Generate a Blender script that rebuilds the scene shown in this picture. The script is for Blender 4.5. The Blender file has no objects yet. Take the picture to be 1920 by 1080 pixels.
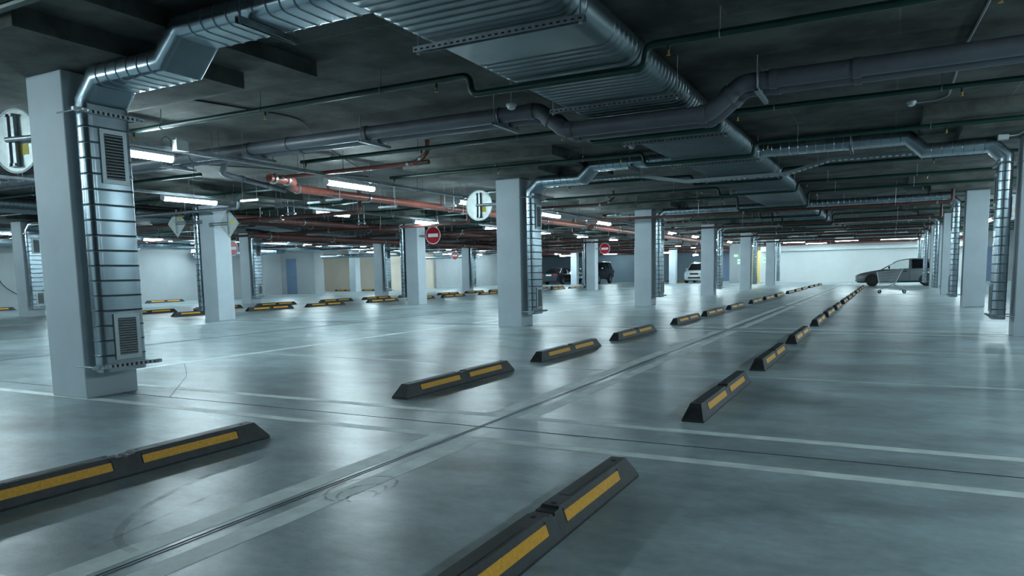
import bpy, bmesh, math, random
from math import pi, sin, cos, radians
from mathutils import Vector, Matrix

random.seed(7)
SC = bpy.context.scene
COL = SC.collection

# ------------------------------------------------------------------ camera
YAW, PITCH, ROLL = radians(-27.71478), radians(-6.11812), radians(-1.07698)
fw = Vector((sin(YAW) * cos(PITCH), cos(YAW) * cos(PITCH), sin(PITCH)))
rt = Vector((cos(YAW), -sin(YAW), 0))
up = rt.cross(fw)
r2 = cos(ROLL) * rt + sin(ROLL) * up
u2 = -sin(ROLL) * rt + cos(ROLL) * up
cam_data = bpy.data.cameras.new('camera')
cam = bpy.data.objects.new('camera', cam_data)
COL.objects.link(cam)
cam.matrix_world = Matrix(((r2.x, u2.x, -fw.x, 0), (r2.y, u2.y, -fw.y, 0), (r2.z, u2.z, -fw.z, 1.0), (0, 0, 0, 1)))
cam_data.sensor_width = 36.0
cam_data.lens = 1349.682 * 36.0 / 1920.0
cam_data.shift_y = (656.67 - 540.0) / 1920.0
cam_data.clip_start, cam_data.clip_end = 0.05, 300
SC.camera = cam

# ------------------------------------------------------------------ world, exposure, lamp output
world = bpy.data.worlds.new('world')
SC.world = world
world.use_nodes = True
world.node_tree.nodes['Background'].inputs[0].default_value = (0.004, 0.006, 0.007, 1)
SC.view_settings.view_transform = 'Standard'
SC.view_settings.look = 'None'
SC.view_settings.gamma = 1
SC.view_settings.exposure = 0.0
SC.view_settings.use_curve_mapping = False
LAMP_STRENGTH = 120.0
LAMP_COLOR = (0.71, 0.93, 1.0)

# ------------------------------------------------------------------ materials
def mat(name, color, rough=0.6, metal=0.0, spec=0.5, noise=None, bump=0.0, bscale=40, rnoise=0.0, coat=0.0):
    """noise = (scale, amount): brightness variation of the base colour"""
    m = bpy.data.materials.new(name)
    m.use_nodes = True
    nt = m.node_tree
    b = nt.nodes['Principled BSDF']
    b.inputs['Base Color'].default_value = (*color, 1)
    b.inputs['Roughness'].default_value = rough
    b.inputs['Metallic'].default_value = metal
    b.inputs['Specular IOR Level'].default_value = spec
    b.inputs['Coat Weight'].default_value = coat
    tc = nt.nodes.new('ShaderNodeTexCoord')
    if noise:
        sc, am = noise
        n = nt.nodes.new('ShaderNodeTexNoise')
        n.inputs['Scale'].default_value = sc
        n.inputs['Detail'].default_value = 6
        n.inputs['Roughness'].default_value = 0.6
        nt.links.new(tc.outputs['Object'], n.inputs['Vector'])
        r = nt.nodes.new('ShaderNodeMapRange')
        r.inputs['From Min'].default_value = 0.37
        r.inputs['From Max'].default_value = 0.63
        r.inputs['To Min'].default_value = 1 - am
        r.inputs['To Max'].default_value = 1 + am
        nt.links.new(n.outputs['Fac'], r.inputs['Value'])
        v = nt.nodes.new('ShaderNodeVectorMath')
        v.operation = 'SCALE'
        v.inputs[0].default_value = color
        nt.links.new(r.outputs['Result'], v.inputs['Scale'])
        nt.links.new(v.outputs['Vector'], b.inputs['Base Color'])
        if rnoise:
            r2_ = nt.nodes.new('ShaderNodeMapRange')
            r2_.inputs['From Min'].default_value = 0.3
            r2_.inputs['From Max'].default_value = 0.7
            r2_.inputs['To Min'].default_value = rough - rnoise
            r2_.inputs['To Max'].default_value = rough + rnoise
            nt.links.new(n.outputs['Fac'], r2_.inputs['Value'])
            nt.links.new(r2_.outputs['Result'], b.inputs['Roughness'])
    if bump:
        n2 = nt.nodes.new('ShaderNodeTexNoise')
        n2.inputs['Scale'].default_value = bscale
        n2.inputs['Detail'].default_value = 4
        nt.links.new(tc.outputs['Object'], n2.inputs['Vector'])
        bp = nt.nodes.new('ShaderNodeBump')
        bp.inputs['Strength'].default_value = bump
        bp.inputs['Distance'].default_value = 0.02
        nt.links.new(n2.outputs['Fac'], bp.inputs['Height'])
        nt.links.new(bp.outputs['Normal'], b.inputs['Normal'])
    return m

def emit(name, color, strength):
    m = bpy.data.materials.new(name)
    m.use_nodes = True
    nt = m.node_tree
    nt.nodes.remove(nt.nodes['Principled BSDF'])
    e = nt.nodes.new('ShaderNodeEmission')
    e.inputs[0].default_value = (*color, 1)
    e.inputs[1].default_value = strength
    nt.links.new(e.outputs[0], nt.nodes['Material Output'].inputs[0])
    return m

def floor_mat():
    m = bpy.data.materials.new('polished_concrete')
    m.use_nodes = True
    nt = m.node_tree
    N, K = nt.nodes, nt.links
    b = N['Principled BSDF']
    tc = N.new('ShaderNodeTexCoord')
    def noise(scale, detail, vec=(1, 1, 1), rough=0.6, dist=0.0):
        mp = N.new('ShaderNodeMapping')
        mp.inputs['Scale'].default_value = vec
        K.new(tc.outputs['Object'], mp.inputs['Vector'])
        n = N.new('ShaderNodeTexNoise')
        n.inputs['Scale'].default_value = scale
        n.inputs['Detail'].default_value = detail
        n.inputs['Roughness'].default_value = rough
        n.inputs['Distortion'].default_value = dist
        K.new(mp.outputs[0], n.inputs['Vector'])
        return n.outputs['Fac']
    def rng(x, a, b_, c, d):
        r = N.new('ShaderNodeMapRange')
        for k, v in zip(('From Min', 'From Max', 'To Min', 'To Max'), (a, b_, c, d)):
            r.inputs[k].default_value = v
        K.new(x, r.inputs['Value'])
        return r.outputs[0]
    def mul(x, y):
        q = N.new('ShaderNodeMath')
        q.operation = 'MULTIPLY'
        K.new(x, q.inputs[0])
        K.new(y, q.inputs[1])
        return q.outputs[0]
    big = rng(noise(0.55, 6), 0.36, 0.64, 0.78, 1.14)
    streak = rng(noise(1.7, 9, (0.8, 1.5, 1), 0.66, 0.0), 0.36, 0.64, 0.74, 1.20)
    fine = rng(noise(14, 8, (0.9, 1.2, 1), 0.7), 0.36, 0.64, 0.90, 1.08)
    dirt = rng(noise(0.9, 4, (0.9, 1.3, 1), 0.55, 0.0), 0.52, 0.68, 1.0, 0.66)
    f = mul(mul(big, streak), mul(fine, dirt))
    v = N.new('ShaderNodeVectorMath')
    v.operation = 'SCALE'
    v.inputs[0].default_value = (0.385, 0.480, 0.510)
    K.new(f, v.inputs['Scale'])
    K.new(v.outputs[0], b.inputs['Base Color'])
    K.new(rng(noise(1.8, 6, (0.9, 1.3, 1), 0.6), 0.35, 0.65, 0.275, 0.33), b.inputs['Roughness'])
    b.inputs['Specular IOR Level'].default_value = 0.33
    bp = N.new('ShaderNodeBump')
    bp.inputs['Strength'].default_value = 0.20
    bp.inputs['Distance'].default_value = 0.01
    K.new(noise(17, 7, (1, 1, 1), 0.65), bp.inputs['Height'])
    K.new(bp.outputs[0], b.inputs['Normal'])
    return m

def ceiling_mat():
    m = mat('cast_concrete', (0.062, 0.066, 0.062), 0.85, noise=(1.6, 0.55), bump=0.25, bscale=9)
    nt = m.node_tree
    b = nt.nodes['Principled BSDF']
    src = b.inputs['Base Color'].links[0].from_socket
    tc = [n for n in nt.nodes if n.type == 'TEX_COORD'][0]
    br = nt.nodes.new('ShaderNodeTexBrick')
    br.inputs['Scale'].default_value = 1.0
    br.inputs['Brick Width'].default_value = 2.44
    br.inputs['Row Height'].default_value = 1.22
    br.inputs['Mortar Size'].default_value = 0.012
    br.inputs['Mortar Smooth'].default_value = 0.6
    br.inputs['Color1'].default_value = (0.88, 0.88, 0.88, 1)
    br.inputs['Color2'].default_value = (1.12, 1.12, 1.12, 1)
    br.inputs['Mortar'].default_value = (1.6, 1.6, 1.6, 1)
    nt.links.new(tc.outputs['Object'], br.inputs['Vector'])
    mx = nt.nodes.new('ShaderNodeVectorMath')
    mx.operation = 'MULTIPLY'
    nt.links.new(src, mx.inputs[0])
    nt.links.new(br.outputs['Color'], mx.inputs[1])
    nt.links.new(mx.outputs[0], b.inputs['Base Color'])
    return m

def glass_mat(name, tint, clear):
    m = bpy.data.materials.new(name)
    m.use_nodes = True
    nt = m.node_tree
    nt.nodes.remove(nt.nodes['Principled BSDF'])
    t = nt.nodes.new('ShaderNodeBsdfTransparent')
    t.inputs[0].default_value = (*tint, 1)
    g = nt.nodes.new('ShaderNodeBsdfGlossy')
    g.inputs['Roughness'].default_value = 0.05
    fr = nt.nodes.new('ShaderNodeFresnel')
    fr.inputs[0].default_value = 1.45
    mx = nt.nodes.new('ShaderNodeMixShader')
    nt.links.new(fr.outputs[0], mx.inputs[0])
    nt.links.new(t.outputs[0], mx.inputs[1])
    nt.links.new(g.outputs[0], mx.inputs[2])
    nt.links.new(mx.outputs[0], nt.nodes['Material Output'].inputs[0])
    return m

def stain_mat(name, color, amount, scale):
    """dirt lying on the floor with ragged see-through gaps"""
    m = mat(name, color, 0.5)
    nt = m.node_tree
    b = nt.nodes['Principled BSDF']
    tc = [n for n in nt.nodes if n.type == 'TEX_COORD'][0]
    n = nt.nodes.new('ShaderNodeTexNoise')
    n.inputs['Scale'].default_value = scale
    n.inputs['Detail'].default_value = 6
    r = nt.nodes.new('ShaderNodeMapRange')
    r.inputs['From Min'].default_value = 0.35
    r.inputs['From Max'].default_value = 0.75
    r.inputs['To Max'].default_value = amount
    nt.links.new(tc.outputs['Object'], n.inputs['Vector'])
    nt.links.new(n.outputs['Fac'], r.inputs['Value'])
    nt.links.new(r.outputs[0], b.inputs['Alpha'])
    return m

M = {}
M['floor'] = floor_mat()
M['line'] = mat('worn_white_line', (0.76, 0.85, 0.84), 0.5, noise=(5, 0.14), rnoise=0.08)
M['line_old'] = mat('faded_line', (0.56, 0.66, 0.67), 0.45, noise=(5, 0.16), rnoise=0.08)
M['joint'] = mat('joint_filler', (0.045, 0.06, 0.068), 0.6)
M['ceiling'] = ceiling_mat()
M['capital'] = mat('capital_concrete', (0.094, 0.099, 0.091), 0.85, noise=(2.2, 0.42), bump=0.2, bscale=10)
M['pillar'] = mat('pillar_paint', (0.49, 0.56, 0.61), 0.55, noise=(2.0, 0.05), bump=0.04, bscale=120)
M['wall_grey'] = mat('grey_wall_paint', (0.36, 0.395, 0.41), 0.6, noise=(0.8, 0.06))
M['wall_white'] = mat('white_wall_paint', (0.66, 0.69, 0.69), 0.6, noise=(0.8, 0.03))
M['wall_blue'] = mat('blue_grey_wall_paint', (0.165, 0.225, 0.275), 0.6, noise=(0.8, 0.06))
M['wall_beige'] = mat('beige_wall', (0.62, 0.55, 0.46), 0.6, noise=(0.8, 0.05))  # one even beige tone for the alcove and far left walls
M['wall_warm_light'] = mat('warm_light_wall_tone', (0.88, 0.70, 0.30), 0.6)  # warm light of the doorway room put into the wall colour
M['door'] = mat('blue_door_paint', (0.15, 0.22, 0.33), 0.45)
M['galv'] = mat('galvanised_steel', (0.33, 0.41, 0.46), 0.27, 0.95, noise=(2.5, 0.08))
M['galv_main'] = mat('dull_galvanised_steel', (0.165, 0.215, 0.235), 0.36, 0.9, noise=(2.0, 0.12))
M['seam'] = mat('duct_seam_shadow', (0.07, 0.085, 0.10), 0.5, 0.5)  # shadow lines along the duct seams, put in as a darker colour
M['grille'] = mat('grille_aluminium', (0.45, 0.52, 0.55), 0.4, 0.7)
M['steel'] = mat('zinc_steel', (0.32, 0.36, 0.385), 0.4, 0.85, noise=(12, 0.15))
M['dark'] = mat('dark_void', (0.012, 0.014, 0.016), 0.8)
M['green'] = mat('green_pipe_paint', (0.0035, 0.036, 0.029), 0.4, noise=(6, 0.2))
M['brass'] = mat('brass', (0.55, 0.36, 0.10), 0.35, 0.9)
M['red'] = mat('red_pipe_paint', (0.24, 0.068, 0.048), 0.36, noise=(6, 0.18))
M['redbrown'] = mat('red_brown_pipe_paint', (0.10, 0.036, 0.03), 0.45, noise=(6, 0.25))
M['pvc'] = mat('grey_pvc', (0.095, 0.105, 0.125), 0.42, noise=(4, 0.1))
M['rubber'] = mat('black_rubber', (0.024, 0.028, 0.032), 0.5, noise=(14, 0.35), bump=0.12, bscale=90)
M['yellow'] = mat('yellow_reflective_film', (0.86, 0.41, 0.01), 0.5, noise=(60, 0.12))
M['signred'] = mat('sign_red', (0.50, 0.015, 0.03), 0.4)
M['signwhite'] = mat('sign_white', (0.82, 0.85, 0.86), 0.4)
M['signback'] = mat('sign_back_steel', (0.54, 0.60, 0.59), 0.42, 0.4, noise=(8, 0.12))
M['sticker'] = mat('yellow_sticker', (0.70, 0.52, 0.02), 0.5)
M['plastic'] = mat('white_plastic', (0.62, 0.66, 0.68), 0.45)
M['lamp_body'] = mat('lamp_body_grey', (0.48, 0.52, 0.54), 0.5)
M['lamp'] = emit('lamp_diffuser', LAMP_COLOR, LAMP_STRENGTH)
M['exit'] = emit('exit_sign_glow', (0.45, 1.0, 0.62), 1.6)
M['exitmark'] = emit('exit_sign_mark', (0.10, 0.72, 0.30), 0.9)
M['cable'] = mat('black_cable', (0.015, 0.015, 0.016), 0.6)
M['conduit'] = mat('grey_conduit', (0.28, 0.31, 0.32), 0.5)
M['tyre'] = mat('tyre_rubber', (0.014, 0.014, 0.015), 0.7)
M['rim'] = mat('alloy_rim', (0.50, 0.52, 0.54), 0.3, 0.9)
M['steelrim'] = mat('dark_steel_rim', (0.06, 0.05, 0.045), 0.5, 0.4)
M['paint_grey'] = mat('silver_grey_car_paint', (0.21, 0.235, 0.25), 0.33, 0.5, coat=0.3)
M['paint_dark'] = mat('dark_grey_car_paint', (0.035, 0.045, 0.055), 0.25, 0.4, coat=0.6)
M['paint_black'] = mat('black_car_paint', (0.008, 0.009, 0.010), 0.3, 0.0, coat=0.3)
M['paint_white'] = mat('white_silver_car_paint', (0.62, 0.68, 0.70), 0.28, 0.3, coat=0.5)
M['trim'] = mat('black_car_trim', (0.016, 0.017, 0.019), 0.5)
M['glass'] = glass_mat('clear_car_glass', (0.94, 0.96, 0.96), 0.85)
M['tint'] = mat('dark_tinted_glass', (0.008, 0.010, 0.012), 0.06)
M['chrome'] = mat('chrome', (0.75, 0.78, 0.80), 0.12, 1.0)
M['headlamp'] = mat('headlamp_glass', (0.72, 0.78, 0.80), 0.1, 0.3)
M['taillamp'] = mat('taillamp_red', (0.30, 0.02, 0.03), 0.2)
M['plate'] = mat('number_plate_white', (0.80, 0.82, 0.82), 0.4)
M['wire'] = mat('trolley_wire', (0.62, 0.67, 0.68), 0.4, 0.4)
M['tyremark'] = stain_mat('tyre_mark_dirt', (0.08, 0.10, 0.11), 0.45, 9)
M['scuff'] = stain_mat('scuff_dirt', (0.06, 0.055, 0.045), 0.75, 14)

# ------------------------------------------------------------------ mesh helpers
ORIGIN = {}

class MB:
    def __init__(s):
        s.v, s.f, s.mi = [], [], []
    def add(s, vs, fs, mi=0):
        o = len(s.v)
        s.v += [tuple(v) for v in vs]
        s.f += [tuple(i + o for i in f) for f in fs]
        s.mi += [mi] * len(fs)
        return s
    def box(s, x0, x1, y0, y1, z0, z1, mi=0):
        vs = [(x, y, z) for z in (z0, z1) for y in (y0, y1) for x in (x0, x1)]
        return s.add(vs, [(0, 2, 3, 1), (4, 5, 7, 6), (0, 1, 5, 4), (2, 6, 7, 3), (0, 4, 6, 2), (1, 3, 7, 5)], mi)
    def hexa(s, p, mi=0):
        """8 corners: bottom ring of four, top ring of four"""
        return s.add(p, [(3, 2, 1, 0), (4, 5, 6, 7), (0, 1, 5, 4), (1, 2, 6, 5), (2, 3, 7, 6), (3, 0, 4, 7)], mi)
    def rings(s, rings, caps=True, mi=0, closed=True):
        n = len(rings[0])
        vs = [p for r in rings for p in r]
        fs = []
        for i in range(len(rings) - 1):
            for j in range(n if closed else n - 1):
                k = (j + 1) % n
                fs.append((i * n + j, i * n + k, (i + 1) * n + k, (i + 1) * n + j))
        if caps and closed:
            fs.append(tuple(range(n - 1, -1, -1)))
            fs.append(tuple((len(rings) - 1) * n + j for j in range(n)))
        return s.add(vs, fs, mi)
    def tube(s, pts, r, n=8, mi=0, caps=True):
        pts = [Vector(p) for p in pts]
        q = [pts[0]]
        for p in pts[1:]:
            if (p - q[-1]).length > 1e-5:
                q.append(p)
        pts = q
        T = [(pts[min(i + 1, len(pts) - 1)] - pts[max(i - 1, 0)]).normalized() for i in range(len(pts))]
        ref = Vector((0, 0, 1)) if abs(T[0].z) < 0.9 else Vector((1, 0, 0))
        a = T[0].cross(ref).normalized()
        rs = []
        for i, p in enumerate(pts):
            a = (a - T[i] * a.dot(T[i])).normalized()
            b = T[i].cross(a)
            sc = 1.0
            if 0 < i < len(pts) - 1:
                c = max(0.5, T[i].dot((pts[i + 1] - p).normalized()))
                sc = 1.0 / c
                # widen only across the bend
            rr = r[i] if isinstance(r, (list, tuple)) else r
            rs.append([p + (a * cos(2 * pi * k / n) + b * sin(2 * pi * k / n)) * rr * (1 + (sc - 1) * 0.5) for k in range(n)])
        return s.rings(rs, caps, mi)
    def cyl(s, p0, p1, r, n=12, mi=0):
        return s.tube([p0, p1], r, n, mi)
    def prism(s, poly, axis, a, b, mi=0):
        """poly of 2-D points swept along axis 'x','y' or 'z' from a to b"""
        def P(u, v, w):
            return {'x': (w, u, v), 'y': (u, w, v), 'z': (u, v, w)}[axis]
        return s.rings([[P(u, v, a) for u, v in poly], [P(u, v, b) for u, v in poly]], True, mi)
    def disc_ring(s, c, r, axis, th, n=24, mi=0):
        c = Vector(c)
        d = Vector({'x': (1, 0, 0), 'y': (0, 1, 0), 'z': (0, 0, 1)}[axis])
        return s.tube([c - d * th / 2, c + d * th / 2], r, n, mi)
    def build(s, name, mats, parent=None, smooth=True, origin=None, ang=35):
        o0 = Vector(origin) if origin is not None else (ORIGIN[parent.name] if parent is not None else Vector((0, 0, 0)))
        me = bpy.data.meshes.new(name)
        me.from_pydata([(v[0] - o0.x, v[1] - o0.y, v[2] - o0.z) for v in s.v], [], s.f)
        ms = mats if isinstance(mats, (list, tuple)) else [mats]
        for m in ms:
            me.materials.append(m)
        me.polygons.foreach_set('material_index', s.mi)
        bm = bmesh.new()
        bm.from_mesh(me)
        bmesh.ops.recalc_face_normals(bm, faces=bm.faces)
        bm.to_mesh(me)
        bm.free()
        if smooth:
            me.polygons.foreach_set('use_smooth', [True] * len(me.polygons))
            me.set_sharp_from_angle(angle=radians(ang))
        me.update()
        o = bpy.data.objects.new(name, me)
        COL.objects.link(o)
        if parent is not None:
            o.parent = parent
        else:
            o.location = o0
        ORIGIN[o.name] = o0
        return o

def tag(o, label, cat, group=None):
    o['label'] = label
    o['category'] = cat
    if group:
        o['group'] = group
    return o

def thing(name, label, cat, loc=(0, 0, 0), group=None, local=False):
    """Empty at the base of a thing; children are given in world coordinates unless local"""
    o = bpy.data.objects.new(name, None)
    o.empty_display_size = 0.1
    COL.objects.link(o)
    o.location = loc
    ORIGIN[o.name] = Vector((0, 0, 0)) if local else Vector(loc)
    return tag(o, label, cat, group)

def struct(o):
    o['kind'] = 'structure'
    return o

def copy_tree(o, parent=None):
    c = o.copy()
    COL.objects.link(c)
    c.parent = parent
    for ch in KIDS[o.name]:
        copy_tree_child(ch, c)
    return c

def copy_tree_child(o, parent):
    c = o.copy()
    COL.objects.link(c)
    c.parent = parent
    for ch in KIDS.get(o.name, []):
        copy_tree_child(ch, c)

KIDS = {}
def note_kids(root):
    ks = [o for o in COL.objects if o.parent is root]
    KIDS[root.name] = ks
    for k in ks:
        note_kids(k)

def fillet(pts, rad, n=5):
    pts = [Vector(p) for p in pts]
    out = [pts[0]]
    for i in range(1, len(pts) - 1):
        p, a, b = pts[i], pts[i - 1] - pts[i], pts[i + 1] - pts[i]
        d = min(rad, a.length * 0.49, b.length * 0.49)
        p0, p1 = p + a.normalized() * d, p + b.normalized() * d
        for k in range(n + 1):
            t = k / n
            out.append((1 - t) ** 2 * p0 + 2 * t * (1 - t) * p + t * t * p1)
    out.append(pts[-1])
    return out

def rrect(w, h, r, n=4):
    """rounded rectangle section: (u, v, nu, nv)"""
    out = []
    r = min(r, w / 2 - 1e-4, h / 2 - 1e-4)
    for cx, cy, a0 in ((w / 2 - r, h / 2 - r, 0), (-w / 2 + r, h / 2 - r, pi / 2), (-w / 2 + r, -h / 2 + r, pi), (w / 2 - r, -h / 2 + r, 1.5 * pi)):
        for k in range(n + 1):
            a = a0 + pi / 2 * k / n
            out.append((cx + r * cos(a), cy + r * sin(a), cos(a), sin(a)))
    return out

def duct(mb, path, wax, w, h, r, spacing=0.125, eps=0.006, n=5, skip=()):
    """seamed sheet-metal duct: mitred sweep with raised seams; w, h may be lists per path point"""
    path = [Vector(p) for p in path]
    wax = Vector(wax)
    W = w if isinstance(w, list) else [w] * len(path)
    H = h if isinstance(h, list) else [h] * len(path)
    rings, seam = [], []
    def ring(p, nrm, sc, w_, h_, e):
        return [p + wax * (u + nu * e) + nrm * ((v + nv * e) * sc) for u, v, nu, nv in rrect(w_, h_, r, n)]
    segs = [(path[i + 1] - path[i]).normalized() for i in range(len(path) - 1)]
    for i in range(len(path)):
        ta, tb = segs[max(i - 1, 0)], segs[min(i, len(segs) - 1)]
        t = (ta + tb).normalized()
        nrm = t.cross(wax).normalized()
        sc = 1.0 / max(0.4, t.dot(tb))
        rings.append(ring(path[i], nrm, sc, W[i], H[i], 0))
        if i < len(segs):
            L = (path[i + 1] - path[i]).length
            nr = tb.cross(wax).normalized()
            if spacing and i not in skip:
                k = 0
                d = spacing * 0.7 if i else spacing * 0.3
                d = max(d, H[i] * 0.45 if 0 < i else 0.02)
                end = L - (H[i] * 0.45 if i < len(segs) - 1 else 0.02)
                while d < end:
                    for dd, e in ((-0.009, 0), (-0.0028, eps), (0.0028, eps), (0.009, 0)):
                        if dd == -0.0028:
                            seam.append(len(rings))
                        tt = (d + dd) / L
                        rings.append(ring(path[i] + tb * (d + dd), nr, 1, W[i] + (W[i + 1] - W[i]) * tt, H[i] + (H[i + 1] - H[i]) * tt, e))
                    d += spacing
    f0 = len(mb.f)
    mb.rings(rings, True)
    m = len(rings[0])
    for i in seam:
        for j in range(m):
            mb.mi[f0 + i * m + j] = 1  # ridge tops carry the painted shadow line
    return mb

ORD = ['nearest', 'second nearest', 'third nearest', 'fourth', 'fifth', 'sixth', 'seventh', 'eighth', 'ninth', 'tenth',
       'eleventh', 'twelfth', 'thirteenth', 'fourteenth', 'fifteenth', 'sixteenth', 'seventeenth', 'eighteenth', 'nineteenth', 'twentieth']

# ------------------------------------------------------------------ grid of the garage (metres)
D, Y0, PD = 8.216, 3.684, 0.476
XP0, XP1 = -6.533, -6.036          # pillar row left of the bay
XR0, XR1 = 1.520, 1.980            # pillar row right of the bay
XL0, XL1 = -14.57, -14.075         # row beyond the left aisle
XLL0, XLL1 = -22.45, -21.95        # row beyond that
BAY = -15.95                       # offset of the left bay's ducts
ZC = 3.0                           # ceiling

# ------------------------------------------------------------------ floor, ceiling, walls
fl = struct(MB().box(-37, 12.5, -14, 64, -0.2, 0).build('floor', M['floor'], smooth=False))
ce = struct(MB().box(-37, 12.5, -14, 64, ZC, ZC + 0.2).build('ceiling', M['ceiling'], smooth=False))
def wall(name, m, *b):
    return struct(MB().box(*b).build(name, M[m], smooth=False))
wall('wall_left', 'wall_grey', -29.4, -28.9, -14, 27.4, 0, ZC)
wall('wall_recess', 'wall_grey', -32.7, -32.2, 27.0, 31.9, 0, ZC)
wall('wall_recess_end', 'wall_grey', -32.7, -29.6, 31.9, 32.7, 0, ZC)
wall('wall_alcove_side', 'wall_beige', -36.5, -36.0, 32.6, 38.5, 0, ZC)
wall('wall_alcove_front', 'wall_grey', -36.0, -32.7, 32.2, 32.6, 0, ZC)
wall('wall_alcove', 'wall_beige', -36.5, -29.6, 38.5, 39.0, 0, ZC)
wall('wall_left_beige', 'wall_beige', -30.1, -29.6, 39.0, 44.3, 0, ZC)
wall('wall_left_far', 'wall_grey', -29.9, -29.4, 44.3, 62.0, 0, ZC)
wall('wall_back', 'wall_blue', -29.9, -8.9, 62.0, 62.4, 0, ZC)
wall('wall_end_return', 'wall_grey', -10.1, -9.9, 52.5, 62.0, 0, ZC)
wall('wall_end_left', 'wall_grey', -9.9, -8.80, 52.5, 52.8, 0, ZC)
wall('wall_end_lintel', 'wall_grey', -8.80, -8.02, 52.5, 52.8, 2.25, ZC)
wall('wall_end', 'wall_white', -8.02, 4.2, 52.5, 52.8, 0, ZC)
wall('wall_end_right', 'wall_grey', 4.2, 12.5, 52.5, 52.8, 0, ZC)
wall('wall_right', 'wall_grey', 12.0, 12.5, -14, 52.5, 0, ZC)
wall('wall_near', 'wall_grey', -29, 12.5, -14.4, -14, 0, ZC)
wall('wall_stair', 'wall_warm_light', -9.8, -7.0, 55.0, 55.2, 0, ZC)
wall('wall_stair_side', 'wall_warm_light', -7.2, -7.0, 52.8, 55.0, 0, ZC)
struct(MB().box(-7.9, 4.2, 51.9, 52.48, 2.12, 2.40).build('trim_1', M['wall_white'], smooth=False))

def door(n, boxes, hand):
    mb = MB()
    mb.box(*boxes)
    o = struct(mb.build('door_%d' % n, M['door'], smooth=False))
    MB().tube(hand, 0.012, 6).build('door_handle', M['steel'], o)
    return o
door(1, (-31.75, -30.98, 31.86, 31.9, 0.0, 2.08), [(-31.08, 31.86, 1.0), (-31.08, 31.80, 1.0), (-31.22, 31.80, 1.0)])
door(2, (-12.6, -11.75, 61.95, 62.0, 0.0, 2.3), [(-11.85, 61.95, 1.0), (-11.85, 61.9, 1.0), (-12.0, 61.9, 1.0)])
door(3, (5.05, 5.48, 52.45, 52.5, 0.0, 2.05), [(5.4, 52.45, 1.0), (5.4, 52.4, 1.0), (5.28, 52.4, 1.0)])
door(4, (5.52, 5.95, 52.45, 52.5, 0.0, 2.05), [(5.6, 52.45, 1.0), (5.6, 52.4, 1.0), (5.72, 52.4, 1.0)])

# painted lines and joints on the floor
def line(x0, x1, y0, y1, m='line'):
    o = MB().box(x0, x1, y0, y1, 0.0, 0.0015).build('painted_line', M[m], fl, smooth=False)
    return o
for k in range(-1, 6):
    yb = Y0 + k * D
    ya, yc = yb - 0.02, yb + 0.66         # the two strips at a pillar line
    # long double line between the pillar strips
    for x0, x1 in ((-2.52, -2.40), (-2.27, -2.15)):
        line(x0, x1, yc + 0.0, min(yb + D + 0.06, 50))
    line(-7.45, -2.52, ya, ya + 0.09)
    line(-7.45, -2.52, yc, yc + 0.09)
    line(-2.15, 1.6, ya, ya + 0.09)
    line(-2.15, 1.6, yc, yc + 0.09)
    for q in (3.17, 5.76):
        line(-7.45, -2.52, yb + q, yb + q + 0.06, 'line_old')
        line(-2.15, 1.9, yb + q, yb + q + 0.07, 'line_old')
    line(-7.55, -7.45, yc, yb + D + 0.07)
    for x0, x1 in ((-18.52, -18.40), (-18.25, -18.13)):
        line(x0, x1, yc, yb + D)
    line(-13.45, -13.35, yc, yb + D + 0.07)
    for q in (-0.02, 3.17, 5.76):
        line(-18.13, -13.45, yb + q, yb + q + 0.07, 'line_old')
def joint(x0, x1, y0, y1):
    MB().box(x0, x1, y0, y1, 0.0, 0.0022).build('expansion_joint', M['joint'], fl, smooth=False)
joint(-2.368, -2.3635, -2, 50)
joint(-2.345, -2.343, -2, 50)
joint(-10.18, -10.15, -6, 52)
for k in range(0, 6):
    joint(-28, 1.9, Y0 + k * D + 0.33, Y0 + k * D + 0.335)
# tyre mark and scuff
def ribbon(pts, w, name, m):
    vs, fs = [], []
    P = [Vector((x, y, 0)) for x, y in pts]
    for i, p in enumerate(P):
        t = (P[min(i + 1, len(P) - 1)] - P[max(i - 1, 0)]).normalized()
        n = Vector((-t.y, t.x, 0)) * w / 2
        vs += [p + n + Vector((0, 0, 0.003)), p - n + Vector((0, 0, 0.003))]
    for i in range(len(P) - 1):
        fs.append((2 * i, 2 * i + 1, 2 * i + 3, 2 * i + 2))
    return MB().add(vs, fs).build(name, M[m], fl)
ribbon([(-2.44 - 0.9 * sin(a) ** 1.0 * 0.75, 1.62 + 1.45 * (1 - cos(a))) for a in [i * 0.09 for i in range(0, 15)]], 0.035, 'tyre_mark', 'tyremark')
ribbon([(-2.62 - 0.02 * i, 1.55 + 0.10 * i) for i in range(0, 12)], 0.018, 'tyre_mark', 'tyremark')
for cx, cy, r0 in ((-2.14, 2.55, 0.10), (-2.10, 2.50, 0.06), (-2.18, 2.6, 0.15)):
    ribbon([(cx + r0 * cos(a) * 0.9, cy + r0 * sin(a) * 1.4) for a in [i * 0.4 for i in range(0, 13)]], 0.014, 'scuff_mark', 'scuff')

ribbon([(-7.36, 5.68), (-6.74, 5.22), (-6.41, 4.96), (-5.39, 3.99)], 0.007, 'hairline_crack', 'joint')

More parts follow.
